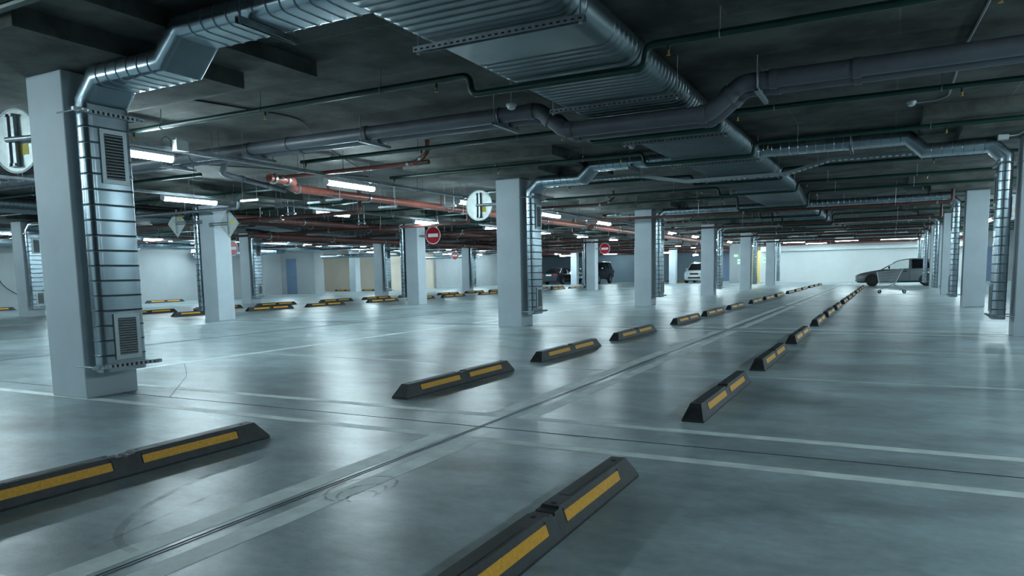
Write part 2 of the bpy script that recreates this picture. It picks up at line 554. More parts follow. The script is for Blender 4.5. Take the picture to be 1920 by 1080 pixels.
# ------------------------------------------------------------------ pillars and drop panels
def drop_panel(xc, yc):
    mb = MB()
    mb.box(xc - 0.99, xc + 0.99, yc - 0.99, yc + 0.99, 2.72, 2.867)
    mb.box(xc - 1.45, xc + 1.45, yc - 1.45, yc + 1.45, 2.865, 3.0)
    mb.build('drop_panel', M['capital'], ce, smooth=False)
def pillar(x0, x1, k, label):
    y = Y0 + k * D
    drop_panel((x0 + x1) / 2, y + PD / 2)
    o = MB().box(x0, x1, y, y + PD, 0, 2.72).build('concrete_pillar', M['pillar'], origin=((x0 + x1) / 2, y + PD / 2, 0), smooth=False)
    bv = o.modifiers.new('bevel', 'BEVEL')
    bv.width = 0.012
    bv.segments = 2
    tag(o, label, 'pillar', 'white painted concrete pillars')
for k in range(0, 6):
    pillar(XP0, XP1, k, ['large white pillar nearest the camera at left, round sign behind its left edge',
                         'white pillar in the middle of the photo, round sign back at its left',
                         'third white pillar along the row through the middle of the photo',
                         'fourth white pillar along the middle row, hiding half a white car',
                         'fifth white pillar along the middle row, left of the yellow doorway',
                         'farthest white pillar along the middle row, against the bright white wall'][k])
for k in range(1, 6):
    pillar(XR0, XR1, k, ['white pillar cut by the right edge of the photo',
                         'wide white pillar second from the right edge',
                         'third white pillar from the right edge, behind the wide one',
                         'fourth white pillar from the right edge, beside the silver hatchback',
                         'farthest white pillar of the right row, hiding the hatchback tail'][k - 1])
for k in range(1, 7):
    pillar(XL0, XL1, k, ['white pillar with two diamond sign backs on its sides',
                         'white pillar beside the largest no entry sign',
                         'white pillar beyond the left aisle hidden behind the middle pillar',
                         'white pillar in front of the black off-roader, no entry sign at right',
                         'fifth white pillar beyond the left aisle, hidden behind the middle row',
                         'brightly lit far white pillar left of the white car'][k - 1])
for k in range(1, 7):
    pillar(XLL0, XLL1, k, ['far pillar left of the large near pillar, with a dented duct',
                           'far pillar right of the diamond sign pillar, no entry sign behind',
                           'far pillar left of the largest no entry sign, before the beige wall',
                           'far pillar beside the small no entry sign',
                           'sixth row far pillar hidden behind the middle pillar',
                           'brightly lit pillar between the dark sedan and the black off-roader'][k - 1])
for k in (3, 4, 5):
    pillar(-30.95, -30.45, k, ['pillar carrying two small green exit signs', 'pillar in the dim beige alcove',
                               'pillar against the bright beige wall, third along'][k - 3])

# ------------------------------------------------------------------ branch ducts
def branch(label, face, s, k, xmain, zmain=2.835, name='branch_duct'):
    """duct from the main run, under the drop panel and down the pillar face; s = +1 on the pillar's +X side"""
    yc = Y0 + k * D + 0.215
    xv = face + s * 0.175
    root = thing(name, label, 'ventilation duct', (xv, yc, 0.235), 'galvanised branch ducts at the pillars')
    if xmain is None:
        pts = [(xv, yc, 2.715), (xv, yc, 2.3), (xv, yc, 0.235)]
    elif k >= 2:
        pts = [(xmain, yc, 2.63), (xv + s * 0.17, yc, 2.63), (xv, yc, 2.46), (xv, yc, 0.235)]
    else:
        pts = [(xmain, yc, 2.835), (face + s * 1.36, yc, 2.835), (face + s * 1.15, yc, 2.63), (xv + s * 0.17, yc, 2.63), (xv, yc, 2.46), (xv, yc, 0.235)]
    mb = MB()
    duct(mb, pts, (0, 1, 0), 0.415, 0.165, 0.07, 0.125, 0.005, n=5, skip=() if xmain is None else ((1, 3) if k < 2 else (1,)))
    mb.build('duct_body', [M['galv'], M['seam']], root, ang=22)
    xf = xv + s * 0.0825
    for z0, z1 in ((0.335, 0.72), (1.80, 2.24)):
        y0, y1 = yc - 0.10, yc + 0.135
        g = MB()
        t = 0.035
        xa, xb = sorted((xf - s * 0.004, xf + s * 0.014))
        g.box(xa, xb, y0, y1, z1 - t, z1)
        g.box(xa, xb, y0, y1, z0, z0 + t)
        g.box(xa, xb, y0, y0 + t, z0 + t, z1 - t)
        g.box(xa, xb, y1 - t, y1, z0 + t, z1 - t)
        fr = g.build('air_grille', M['grille'], root, smooth=False)
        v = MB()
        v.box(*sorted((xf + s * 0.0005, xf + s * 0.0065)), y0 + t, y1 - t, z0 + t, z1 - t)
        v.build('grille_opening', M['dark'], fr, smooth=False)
        l = MB()
        nb = 15
        for i in range(nb):
            z = z0 + t + (z1 - z0 - 2 * t) * (i + 0.5) / nb
            x1_, x2_ = xf + s * 0.007, xf + s * 0.020
            l.add([(x1_, y0 + t, z + 0.010), (x2_, y0 + t, z - 0.004), (x2_, y1 - t, z - 0.004), (x1_, y1 - t, z + 0.010),
                   (x1_, y0 + t, z + 0.007), (x2_, y0 + t, z - 0.007), (x2_, y1 - t, z - 0.007), (x1_, y1 - t, z + 0.007)],
                  [(0, 1, 2, 3), (7, 6, 5, 4), (0, 4, 5, 1), (1, 5, 6, 2), (2, 6, 7, 3), (3, 7, 4, 0)])
        l.build('louvre', M['grille'], fr, smooth=False)
        if k < 2:
            for yy in (y0 + 0.018, y1 - 0.018):
                for zz in (z0 + 0.018, z1 - 0.018):
                    MB().cyl((xf + s * 0.013, yy, zz), (xf + s * 0.017, yy, zz), 0.005, 8).build('screw', M['steel'], fr)
    if k < 2 and xmain is not None:
        xr = face + s * 2.1
        hr_ = MB()
        hr_.box(xr - 0.02, xr - 0.016, yc - 0.28, yc + 0.28, 2.705, 2.745)
        hr_.box(xr - 0.02, xr + 0.02, yc - 0.28, yc + 0.28, 2.745, 2.749)
        hr_.box(xr + 0.016, xr + 0.02, yc - 0.28, yc + 0.28, 2.705, 2.745)
        hr_.build('hanger_rail', M['steel'], root, smooth=False)
        for y in (yc - 0.25, yc + 0.25):
            MB().cyl((xr, y, 2.70), (xr, y, 3.0), 0.006, 6).build('hanger_rod', M['steel'], root)
    # perforated straps holding the duct to the pillar
    for z in (0.285, 2.36):
        st = MB()
        xa, xb = sorted((xf + s * 0.002, xf + s * 0.03))
        ya, yb = yc - 0.30, yc + 0.30
        st.box(xa, xb, ya, yb, z - 0.016, z - 0.012)
        st.box(xa, xb, ya, yb, z + 0.012, z + 0.016)
        n = 14
        for i in range(n + 1):
            y = ya + (yb - ya) * i / n
            st.box(xa, xb, y - 0.011, y + 0.011, z - 0.0125, z + 0.0125)
        for y in (ya + 0.03, yb - 0.03):
            st.cyl((face, y, z), (xf + s * 0.045, y, z), 0.007, 8)
        st.build('strap_rail', M['steel'], root, smooth=False)
    return root

XML, XMR = -3.08, -1.86
for k in range(0, 6):
    nm = ['large', 'middle', 'third', 'fourth', 'fifth', 'farthest'][k]
    branch(['galvanised duct with two grilles down the large near pillar at left',
            'galvanised duct down the right side of the middle pillar, dropping from the main duct',
            'galvanised duct down the right side of the third middle-row pillar',
            'galvanised duct down the fourth middle-row pillar, right of the white car',
            'galvanised duct down the fifth middle-row pillar, left of the yellow doorway',
            'galvanised duct down the farthest middle-row pillar, at left end of white wall'][k], XP1, 1, k, XML - 0.005 if k < 2 else -2.815)
for k in range(1, 6):
    branch(['galvanised duct down the pillar at the right edge of the photo',
            'galvanised duct down the wide pillar, second from the right edge',
            'galvanised duct down the third pillar from the right edge',
            'galvanised duct down the fourth pillar from the right edge, by the hatchback',
            'galvanised duct down the farthest right pillar, in front of the hatchback tail'][k - 1], XR0, -1, k, XMR + 0.012 if k < 2 else -1.885)
for k in range(1, 5):
    branch(['dented galvanised duct on the far pillar left of the large near pillar',
            'galvanised duct with two grilles on the far pillar beside the exit signs',
            'galvanised duct on the far pillar in front of the beige wall',
            'galvanised duct on the far pillar beside the small no entry sign'][k - 1], XLL1, 1, k, (XML - 0.005 if k < 2 else -2.815) + BAY)
for k in range(1, 5):
    branch(['galvanised duct edge behind the pillar with two diamond signs',
            'galvanised duct edge left of the pillar with the largest no entry sign',
            'galvanised duct on the pillar hidden behind the middle pillar',
            'galvanised duct edge left of the pillar before the black off-roader'][k - 1], XL0, -1, k, None)

# ------------------------------------------------------------------ main ducts with hanger rails
def main_duct(dx, label, y0):
    root = thing('main_duct', label, 'ventilation duct', ((XML + XMR) / 2 + dx, y0, 2.8))
    xc = (XML + XMR) / 2 + dx
    mb = MB()
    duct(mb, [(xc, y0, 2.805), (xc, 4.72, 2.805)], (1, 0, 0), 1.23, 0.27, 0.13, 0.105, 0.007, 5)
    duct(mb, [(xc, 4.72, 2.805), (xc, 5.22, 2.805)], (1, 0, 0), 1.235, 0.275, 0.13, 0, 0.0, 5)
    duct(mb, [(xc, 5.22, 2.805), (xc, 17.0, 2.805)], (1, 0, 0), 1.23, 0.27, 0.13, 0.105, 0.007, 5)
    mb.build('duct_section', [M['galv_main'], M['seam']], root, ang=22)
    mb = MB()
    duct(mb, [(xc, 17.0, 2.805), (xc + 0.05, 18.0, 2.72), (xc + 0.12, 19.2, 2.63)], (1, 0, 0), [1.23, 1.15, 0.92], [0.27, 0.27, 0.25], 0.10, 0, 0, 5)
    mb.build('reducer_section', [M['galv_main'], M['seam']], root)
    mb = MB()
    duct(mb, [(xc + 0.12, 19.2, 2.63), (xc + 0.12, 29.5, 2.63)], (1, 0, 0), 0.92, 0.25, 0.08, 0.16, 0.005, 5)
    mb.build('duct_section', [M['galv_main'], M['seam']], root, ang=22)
    for y in (2.2, 4.55, 6.95, 9.2, 11.6, 13.95, 16.3, 21.4, 23.5, 26.0, 27.7):
        zb = 2.662 if y < 18 else 2.497
        x0, x1 = (xc - 0.68, xc + 0.66) if y < 18 else (xc - 0.45, xc + 0.68)
        r = MB()
        r.box(x0, x1, y - 0.025, y - 0.021, zb - 0.044, zb - 0.004)
        r.box(x0, x1, y - 0.021, y + 0.021, zb - 0.008, zb - 0.004)
        r.box(x0, x1, y + 0.021, y + 0.025, zb - 0.044, zb - 0.004)
        h = r.build('hanger_rail', M['steel'], root, smooth=False)
        q = MB()
        for i in range(26):
            x = x0 + (x1 - x0) * (i + 0.5) / 26
            q.box(x - 0.012, x + 0.012, y - 0.0262, y - 0.0250, zb - 0.034, zb - 0.022)
        q.build('rail_slot', M['dark'], h, smooth=False)
        for x in (x0 + 0.03, x1 - 0.03):
            b = MB().cyl((x, y, zb - 0.06), (x, y, 3.0), 0.006, 6)
            b.cyl((x, y, zb - 0.058), (x, y, zb - 0.046), 0.012, 6)
            b.build('hanger_rod', M['steel'], root)
    return root
main_duct(0, 'wide seamed main air duct running under the ceiling away from the camera', 1.2)
main_duct(BAY, 'seamed main air duct under the ceiling far left, beyond the diamond sign pillar', 6.0)

# ------------------------------------------------------------------ green sprinkler pipes
def green_pipe(y, x0, x1, u, label, zl=2.625):
    z = 2.80
    xs = x0 if abs(x0) < 20 else x0
    root = thing('sprinkler_pipe', label, 'pipe', ((x0 + x1) / 2, y, z), 'green sprinkler pipes')
    pts = [(x0, y, z), (u[0], y, z), (u[0] + 0.02, y, zl), (u[1] - 0.02, y, zl), (u[1], y, z), (x1, y, z)]
    mb = MB()
    mb.tube(fillet(pts, 0.075, 5), 0.030, 10)
    mb.build('pipe_run', M['green'], root)
    MB().cyl((x0 - 0.012, y, z), (x0 + 0.03, y, z), 0.031, 10).build('end_cap', M['green'], root)
    hx = x0 + 0.08
    while hx < x1:
        zz = zl if u[0] < hx < u[1] else z
        if not (abs(hx - u[0]) < 0.12 or abs(hx - u[1]) < 0.12):
            h = MB().cyl((hx, y, zz - 0.02), (hx, y, zz - 0.065), 0.013, 8).build('sprinkler_head', M['green'], root)
            b = MB().cyl((hx, y, zz - 0.065), (hx, y, zz - 0.10), 0.010, 8)
            b.cyl((hx, y, zz - 0.10), (hx, y, zz - 0.104), 0.017, 8)
            b.build('brass_nozzle', M['brass'], h)
        hx += 2.2
    rx = x0 + 0.6
    while rx < x1:
        if not (u[0] - 0.1 < rx < u[1] + 0.1):
            r = MB().cyl((rx, y, z + 0.035), (rx, y, 3.0), 0.005, 6)
            r.tube([(rx, y + 0.034 * cos(a), z + 0.034 * sin(a)) for a in [i * pi / 6 for i in range(13)]], 0.004, 5)
            r.build('pipe_hanger', M['steel'], root)
        rx += 1.62
    return root
GY = [2.85, 5.85, 8.78, 11.08, 14.2, 16.6, 18.85, 22.3, 24.8, 27.2, 30.6, 33.1, 35.4, 38.8, 41.3, 43.6]
for i, y in enumerate(GY):
    zl = 2.625 if y < 17.5 else (2.46 if y < 30 else 2.625)
    green_pipe(y, -8.3, 6.0, (-3.46, -1.80), 'green sprinkler pipe looping under the main duct, %s of the crosswise pipes' % ORD[i], zl)
for i, y in enumerate([8.8, 11.08, 14.2, 16.6, 18.85, 22.3, 24.8, 27.2, 30.6, 33.1]):
    zl = 2.625 if y < 17.5 else 2.46
    green_pipe(y, -26.0, -10.65, (-3.46 + BAY, -1.80 + BAY), 'green sprinkler pipe above the left aisle, %s of the pipes there' % ORD[i], zl)

# ------------------------------------------------------------------ grey drain pipes
droot = thing('drain_pipe', 'pair of thick grey drain pipes crossing together under the main duct', 'pipe', (-4, 7.6, 2.78))
def drain(root, y, z):
    zl = 2.545
    pts = [(-15, y, z), (-3.52, y, z), (-3.22, y, zl), (-1.66, y, zl), (-1.34, y, z), (11.5, y, z + 0.03)]
    run = MB().tube(fillet(pts, 0.06, 4), 0.082, 18).build('pipe_run', M['pvc'], root)
    for x in (-14.0, -9.2, -7.3, -5.95, -3.62, -1.05, -0.33, 2.6, 5.2):
        MB().cyl((x - 0.035, y, z), (x + 0.035, y, z), 0.092, 18).build('socket_collar', M['pvc'], run)
    for x, dz, a in ((-3.40, -0.105, 1), (-1.46, -0.09, -1), (-3.16, -0.24, 0), (-1.72, -0.24, 0)):
        d = Vector((1, 0, -1 * a)).normalized() if a else Vector((1, 0, 0))
        zz = zl if not a else z + dz
        c = Vector((x, y, zz))
        MB().cyl(c - d * 0.035, c + d * 0.035, 0.092, 18).build('socket_collar', M['pvc'], run)
drain(droot, 7.47, 2.795)
drain(droot, 7.72, 2.79)
for x in (-9.7, -8.0, -5.93, -4.02, -1.18, 3.4):
    q = MB()
    q.box(x - 0.02, x + 0.02, 7.30, 7.92, 2.664, 2.670)
    q.box(x - 0.02, x - 0.016, 7.30, 7.92, 2.670, 2.70)
    q.box(x + 0.016, x + 0.02, 7.30, 7.92, 2.670, 2.70)
    br = q.build('bracket_rail', M['steel'], droot, smooth=False)
    for y in (7.33, 7.88):
        MB().cyl((x, y, 2.65), (x, y, 3.0), 0.006, 6).build('hanger_rod', M['steel'], br)
    for y, z in ((7.47, 2.795), (7.72, 2.79)):
        MB().tube([(x, y + 0.088 * cos(a), z + 0.088 * sin(a)) for a in [i * pi / 10 for i in range(21)]], 0.007, 6).build('pipe_clamp', M['steel'], br)

# ------------------------------------------------------------------ fluorescent lamps, trays
def make_lamp(label, group):
    root = thing('ceiling_light', label, 'ceiling light', (0, 0, 0), group, local=True)
    L = 0.63
    b = MB()
    b.prism([(-0.046, 0.022), (0.046, 0.022), (0.046, 0.04), (0.032, 0.062), (-0.032, 0.062), (-0.046, 0.04)], 'y', -L, L)
    b.build('housing', M['lamp_body'], root)
    d = MB()
    d.prism([(0.05 * cos(a), -0.002 - 0.05 * sin(a)) for a in [-0.45 + i * (pi + 0.9) / 10 for i in range(11)]], 'y', -L + 0.03, L - 0.03)
    d.build('diffuser', M['lamp'], root)
    for s in (-1, 1):
        c = MB()
        c.prism([(0.052 * cos(a), -0.002 - 0.052 * sin(a)) for a in [-0.45 + i * (pi + 0.9) / 10 for i in range(11)]], 'y', *sorted((s * (L - 0.03), s * L)))
        c.build('end_cap', M['lamp_body'], root)
        MB().cyl((0, s * 0.42, 0.06), (0, s * 0.42, 0.085), 0.006, 6).build('suspension', M['steel'], root)
    MB().tube(fillet([(0, L - 0.01, 0.03), (0, L + 0.10, 0.0), (0.02, L + 0.16, 0.05), (0.02, L + 0.1, 0.09)], 0.05), 0.006, 6).build('supply_cable', M['conduit'], root)
    return root
LAMP_N = 0
lamp0 = make_lamp('x', 'fluorescent ceiling lights')
note_kids(lamp0)
def lamp(x, y, z, label, rot=0.0):
    global LAMP_N
    o = lamp0 if LAMP_N == 0 else copy_tree(lamp0)
    LAMP_N += 1
    o.location = (x, y, z)
    o.rotation_euler = (0, 0, rot)
    o['label'] = label
    return o
LY = [5.79 + 4.108 * k for k in range(-4, 14)]
def row(x, z, k0, k1, desc, first):
    n = 0
    for k in range(k0, k1):
        y = 5.79 + 4.108 * k
        if k < first:
            lamp(x, y, z, 'fluorescent light out of view, %s, number %s there' % (desc, k - k0 + 1))
        else:
            lamp(x, y, z, 'lit fluorescent tube light, %s one in %s' % (ORD[n], desc))
            n += 1
row(-8.27, 2.55, -4, 12, 'the row just left of the middle pillars', 0)
row(-12.33, 2.55, -4, 14, 'the row before the diamond sign pillar', 1)
row(-24.5, 2.50, -1, 13, 'the far left aisle, near row', 3)
row(-27.1, 2.22, 3, 5, 'the far left aisle, under the wall duct', 3)
row(-27.4, 2.42, 5, 12, 'the row added to brighten the beige walls', 3)  # extra row, added to lift the beige walls and door recess
row(3.05, 2.55, -1, 12, 'the aisle right of the right pillars', 5)
row(7.1, 2.55, 2, 11, 'the far right aisle', 11)
for x, y, n in ((-2.35, 47.0, 'left of the hatchback roof'), (0.05, 47.0, 'above the hatchback, left one'), (1.0, 47.2, 'above the hatchback, right one'),
                (-5.2, 46.6, 'by the farthest middle-row pillar'), (-4.2, 49.4, 'close to the white wall, added to brighten it'),  # the lamp close to the white wall is added to brighten it
                (-14.6, 51.5, 'in front of the far bright pillar'), (-21.5, 59.5, 'above the black off-roader'), (-22.1, 51.5, 'in front of the bright pillar beside the dark sedan'), (-12.3, 58.0, 'above the white car')):
    lamp(x, y, 2.5 if y < 50 or y > 52 else 2.26, 'lit fluorescent light set crosswise %s' % n, pi / 2)
lamp(-29.6, 29.7, 2.62, 'added fluorescent light to brighten the blue door recess at far left', 0)  # added fixture, brightens the wall around the door
lamp(-32.4, 35.6, 2.6, 'added light that brightens the dim beige alcove', 0)  # unseen fixture added to lift the dark alcove
lamp(-7.9, 53.9, 2.6, 'light inside the yellow doorway', 0)

def tray(x, z, y0, y1, label, box=None):
    root = thing('cable_tray', label, 'cable tray', (x, (y0 + y1) / 2, z), 'cable trays')
    q = MB()
    q.box(x - 0.05, x + 0.05, y0, y1, z, z + 0.003)
    q.box(x - 0.05, x - 0.047, y0, y1, z, z + 0.045)
    q.box(x + 0.047, x + 0.05, y0, y1, z, z + 0.045)
    q.build('tray_channel', M['steel'], root, smooth=False)
    c = MB()
    for dx in (-0.025, 0.0, 0.024):
        c.tube([(x + dx, y0, z + 0.015), (x + dx, y1, z + 0.015)], 0.011, 6)
    c.build('cable', M['cable'], root)
    y = y0 + 0.6
    while y < y1:
        h = MB()
        h.cyl((x - 0.065, y, z - 0.02), (x - 0.065, y, 3.0), 0.005, 6)
        h.cyl((x + 0.065, y, z - 0.02), (x + 0.065, y, 3.0), 0.005, 6)
        h.box(x - 0.085, x + 0.085, y - 0.012, y + 0.012, z - 0.02, z - 0.003)
        h.build('tray_hanger', M['steel'], root, smooth=False)
        y += 1.62
    if box:
        jb = MB().box(x + 0.055, x + 0.14, box - 0.09, box + 0.09, z + 0.0, z + 0.13).build('junction_box', M['plastic'], root, smooth=False)
        g = MB()
        for yy in (-0.05, 0.05):
            g.cyl((x + 0.097, box + yy, z + 0.13), (x + 0.097, box + yy, z + 0.16), 0.014, 8)
        g.build('cable_gland', M['plastic'], jb)
        MB().tube([(x + 0.0, box - 0.13 + 0.07 * cos(a), z + 0.10 + 0.07 * sin(a)) for a in [i * pi / 6 for i in range(13)]], 0.007, 6).build('cable_loop', M['conduit'], root)
    return root
tray(-8.25, 2.64, 0.0, 51.0, 'cable tray with lights under it, just left of the middle pillars', 6.45)
tray(-12.5, 2.64, 3.0, 51.0, 'cable tray with lights under it, before the diamond sign pillar')
tray(-24.5, 2.66, 8.0, 50.0, 'cable tray above the far left aisle')
tray(3.05, 2.64, 10.0, 51.0, 'cable tray right of the right pillars')

# perforated crosswise tray dipping under the main duct
root = thing('perforated_tray', 'perforated steel cable tray dipping under the main duct', 'cable tray', (-2.5, 13.4, 2.6))
def ladder(pts, y, w=0.17, h=0.05):
    mb = MB()
    P = [Vector((x, y, z)) for x, z in pts]
    for i in range(len(P) - 1):
        a, b = P[i], P[i + 1]
        up_ = Vector((0, 0, h))
        wv = Vector((0, w / 2, 0))
        t = Vector((0, 0.003, 0))
        for s in (-1, 1):
            p, q = a + wv * s, b + wv * s
            mb.hexa([p - t, q - t, q + t, p + t, p - t + up_, q - t + up_, q + t + up_, p + t + up_])
        n = max(1, int((b - a).length / 0.09))
        for j in range(n):
            p = a + (b - a) * (j + 0.15) / n
            q = a + (b - a) * (j + 0.75) / n
            z3 = Vector((0, 0, 0.003))
            mb.hexa([p - wv, q - wv, q + wv, p + wv, p - wv + z3, q - wv + z3, q + wv + z3, p + wv + z3])
    return mb
ladder([(-6.2, 2.77), (-4.35, 2.77), (-3.38, 2.585), (-1.66, 2.585), (-0.95, 2.77), (1.2, 2.77)], 13.45).build('tray_channel', M['grille'], root, smooth=False)
for x in (-5.2, -4.3, -1.0, 0.3):
    for y in (13.37, 13.53):
        MB().cyl((x, y, 2.75), (x, y, 3.0), 0.005, 6).build('hanger_rod', M['steel'], root)

# ------------------------------------------------------------------ red pipework
def red_run(pts, r, label, m='red', clamps=(), name='red_pipe', group='red water pipes', rods=True, n=14):
    root = thing(name, label, 'pipe', pts[0], group)
    MB().tube(fillet(pts, r * 2.0, 5), r, n).build('pipe_run', M[m], root)
    for c, d in clamps:
        c, d = Vector(c), Vector(d).normalized()
        MB().cyl(c - d * 0.022, c + d * 0.022, r * 1.28, 14).build('pipe_coupling', M['steel'], root)
    if rods:
        a, b = Vector(pts[0]), Vector(pts[-1])
        P = [Vector(p) for p in pts]
        for i in range(len(P) - 1):
            L = (P[i + 1] - P[i]).length
            if L < 1.2 or abs((P[i + 1] - P[i]).normalized().z) > 0.3:
                continue
            k = max(1, int(L / 2.05))
            if k > 20:
                k = 20
            for j in range(k):
                p = P[i] + (P[i + 1] - P[i]) * (j + 0.5) / k
                if -19.3 < p.x < -17.5 or -3.3 < p.x < -1.65:
                    continue
                t = (P[i + 1] - P[i]).normalized()
                s_ = t.cross(Vector((0, 0, 1))).normalized()
                q = MB().cyl(p + Vector((0, 0, r)), (p.x, p.y, 3.0), 0.006, 6)
                q.tube([p + s_ * (r + 0.004) * cos(a_) + Vector((0, 0, (r + 0.004) * sin(a_))) for a_ in [ii * pi / 7 for ii in range(15)]], 0.005, 5)
                q.build('pipe_hanger', M['steel'], root)
    return root
elbow = red_run([(-9.2, 9.2, 2.68), (-6.45, 9.2, 2.68), (-6.28, 9.2, 2.75), (-6.2, 9.2, 2.82), (-6.2, 9.2, 3.0)], 0.034, 'thin red pipe crossing above the left aisle, ending in an upturned elbow',
        'red', [((-9.1, 9.2, 2.68), (1, 0, 0)), ((-6.55, 9.2, 2.68), (1, 0, 0)), ((-6.33, 9.2, 2.735), (1, 0, 0.5)), ((-6.2, 9.2, 2.86), (0, 0, 1))])
MB().cyl((-6.45, 9.2, 2.68), (-6.18, 9.2, 2.68), 0.036, 12).build('pipe_stub', M['redbrown'], elbow)
for i, y in enumerate((17.4, 25.65)):
    red_run([(-9.2, y, 2.68), (-6.45, y, 2.68), (-6.28, y, 2.75), (-6.2, y, 2.82), (-6.2, y, 3.0)], 0.034, ['thin red pipe with upturned elbow just right of the middle pillar top', 'thin red pipe with upturned elbow left of the third middle-row pillar'][i],
            'redbrown', [((-6.55, y, 2.68), (1, 0, 0)), ((-6.33, y, 2.735), (1, 0, 0.5)), ((-6.2, y, 2.86), (0, 0, 1))])
red_run([(-9.25, 9.0, 2.66), (-9.25, 9.55, 2.66), (-9.75, 10.0, 2.62), (-9.75, 16.2, 2.62)], 0.075, 'thick red pipe running away under the lights left of the middle pillar', 'red',
        [((-9.25, 9.1, 2.66), (0, 1, 0)), ((-9.25, 9.4, 2.66), (0, 1, 0)), ((-9.75, 10.15, 2.62), (0, 1, 0)), ((-9.75, 12.2, 2.62), (0, 1, 0)), ((-9.75, 15.4, 2.62), (0, 1, 0))])
red_run([(-9.75, 16.25, 2.62), (-9.75, 24.5, 2.62)], 0.085, 'thick red pipe continuing beyond the round sign at the middle pillar', 'red',
        [((-9.75, y, 2.62), (0, 1, 0)) for y in (16.4, 18.6, 21.0, 24.2)])
red_run([(-9.6, 24.6, 2.60), (-9.6, 33.0, 2.60)], 0.09, 'thick red pipe right of the middle pillar, far down the aisle', 'red', [((-9.6, y, 2.60), (0, 1, 0)) for y in (24.8, 27.5, 30, 32.8)])
red_run([(-9.6, 33.1, 2.60), (-9.6, 50.0, 2.60)], 0.09, 'farthest stretch of the thick red pipe, by the third middle-row pillar', 'red', [((-9.6, y, 2.60), (0, 1, 0)) for y in (33.5, 37, 41, 45)])
for i, (x, y, z0) in enumerate(((-9.75, 11.0, 2.62), (-9.75, 15.0, 2.62), (-9.75, 19.5, 2.62), (-12.9, 9.0, 2.66))):
    q = MB().cyl((x, y, z0), (x, y, 3.0), 0.03, 10)
    tag(q.build('riser_pipe', M['redbrown'], origin=(x, y, z0)), ['short red riser above the thick red pipe left of the round sign', 'short red riser behind the round sign at the middle pillar',
        'short red riser above the thick red pipe, third along', 'short red riser above the left light row', 'red riser above the left end of the thin crossing pipe'][i], 'pipe', 'short red risers')
# crosswise red pipes farther on, at the middle pillars
for i, (y, x0, x1) in enumerate(((19.4, -8.0, 1.2), (25.6, -8.0, 1.3), (29.6, -8.0, 1.3), (33.8, -8.0, 1.3), (37.9, -8.0, 1.3), (42.0, -8.0, 1.3), (46.0, -8.0, 1.3), (49.3, -8, 1.3))):
    cl = [((x, y, 2.44), (1, 0, 0)) for x in (x0 + 0.3, (x0 + x1) / 2, x1 - 0.3)]
    red_run([(x0, y, 2.44), (x1, y, 2.44), (x1, y, 2.8), (x1, y, 3.0)], 0.036, 'dark red pipe crossing behind the middle pillars, %s of them' % ORD[i], 'redbrown', cl)
# lengthwise red pipes and crossings in the left bay
for i, (x, z, r, y0, y1) in enumerate(((-15.4, 2.60, 0.085, 12.6, 47), (-16.4, 2.60, 0.085, 14, 47), (-17.3, 2.29, 0.09, 16, 47), (-23.3, 2.60, 0.085, 20, 48))):
    cl = [((x, y0 + 0.7 + j * 2.9, z), (0, 1, 0)) for j in range(11)]
    red_run([(x, y0, z), (x, y1, z)], r, 'dark red-brown pipe running away past the diamond sign pillar, %s from right' % ['first', 'second', 'third', 'fourth'][i], 'redbrown', cl)
for i, (y, z) in enumerate(((13.2, 2.45), (18.0, 2.45), (21.6, 2.45), (25.8, 2.45), (29.8, 2.45), (33.9, 2.45), (38.0, 2.45), (42.2, 2.45), (46.2, 2.45), (50.2, 2.45))):
    cl = [((x, y, z), (1, 0, 0)) for x in (-25, -22.2, -19.5, -16.0, -13.2)]
    red_run([(-27.5, y, z), (-10.8, y, z), (-10.8, y, 3.0)], 0.045, 'red-brown pipe crossing the left bay, %s of the crossings' % ORD[i], 'redbrown', cl)
for i, y in enumerate((55.0, 58.2, 60.5)):
    red_run([(-28.5, y, 2.5), (-10.6, y, 2.5)], 0.06, 'red-brown pipe above the parked cars, %s of three' % ['front', 'middle', 'rear'][i], 'redbrown', [((x, y, 2.5), (1, 0, 0)) for x in (-26, -22, -18, -14)])
red_run([(-7.6, 51.2, 2.62), (4.0, 51.2, 2.62)], 0.10, 'dark red pipe above the white wall box', 'redbrown', [((x, 51.2, 2.62), (1, 0, 0)) for x in (-6, -3.5, -1, 1.5)])

# small grey drain dropping beside the red pipe
root = thing('drain_pipe', 'grey drain pipe bending down beside the end of the thick red pipe', 'pipe', (-9.35, 8.4, 2.7))
MB().tube(fillet([(-9.1, 8.0, 3.0), (-9.2, 8.05, 2.74), (-9.45, 8.2, 2.655), (-10.0, 10.1, 2.60)], 0.12, 6), 0.045, 14).build('pipe_run', M['pvc'], root)
for c, d in (((-9.15, 8.03, 2.85), (-0.1, 0.05, -0.3)), ((-9.6, 8.75, 2.643), (-0.55, 1.9, -0.04)), ((-9.82, 9.5, 2.62), (-0.55, 1.9, -0.04))):
    c, d = Vector(c), Vector(d).normalized()
    MB().cyl(c - d * 0.03, c + d * 0.03, 0.053, 14).build('socket_collar', M['pvc'], root)

# bright steel tube in front of the diamond sign pillar
root = thing('steel_tube', 'bright steel tube hung in front of the diamond sign pillar, end turned up', 'pipe', (-14.5, 11.4, 2.53))
MB().tube(fillet([(-20.5, 11.4, 2.53), (-12.70, 11.4, 2.53), (-12.66, 11.4, 2.80)], 0.05), 0.035, 12).build('tube', M['steel'], root)
MB().tube(fillet([(-12.80, 11.34, 2.62), (-12.80, 11.34, 2.80)], 0.05), 0.018, 10).build('upright', M['steel'], root)
for x in (-14.4, -13.5, -16.5, -19.7):
    MB().cyl((x, 11.4, 2.48), (x, 11.4, 3.0), 0.007, 6).build('hanger_rod', M['plastic'], root)

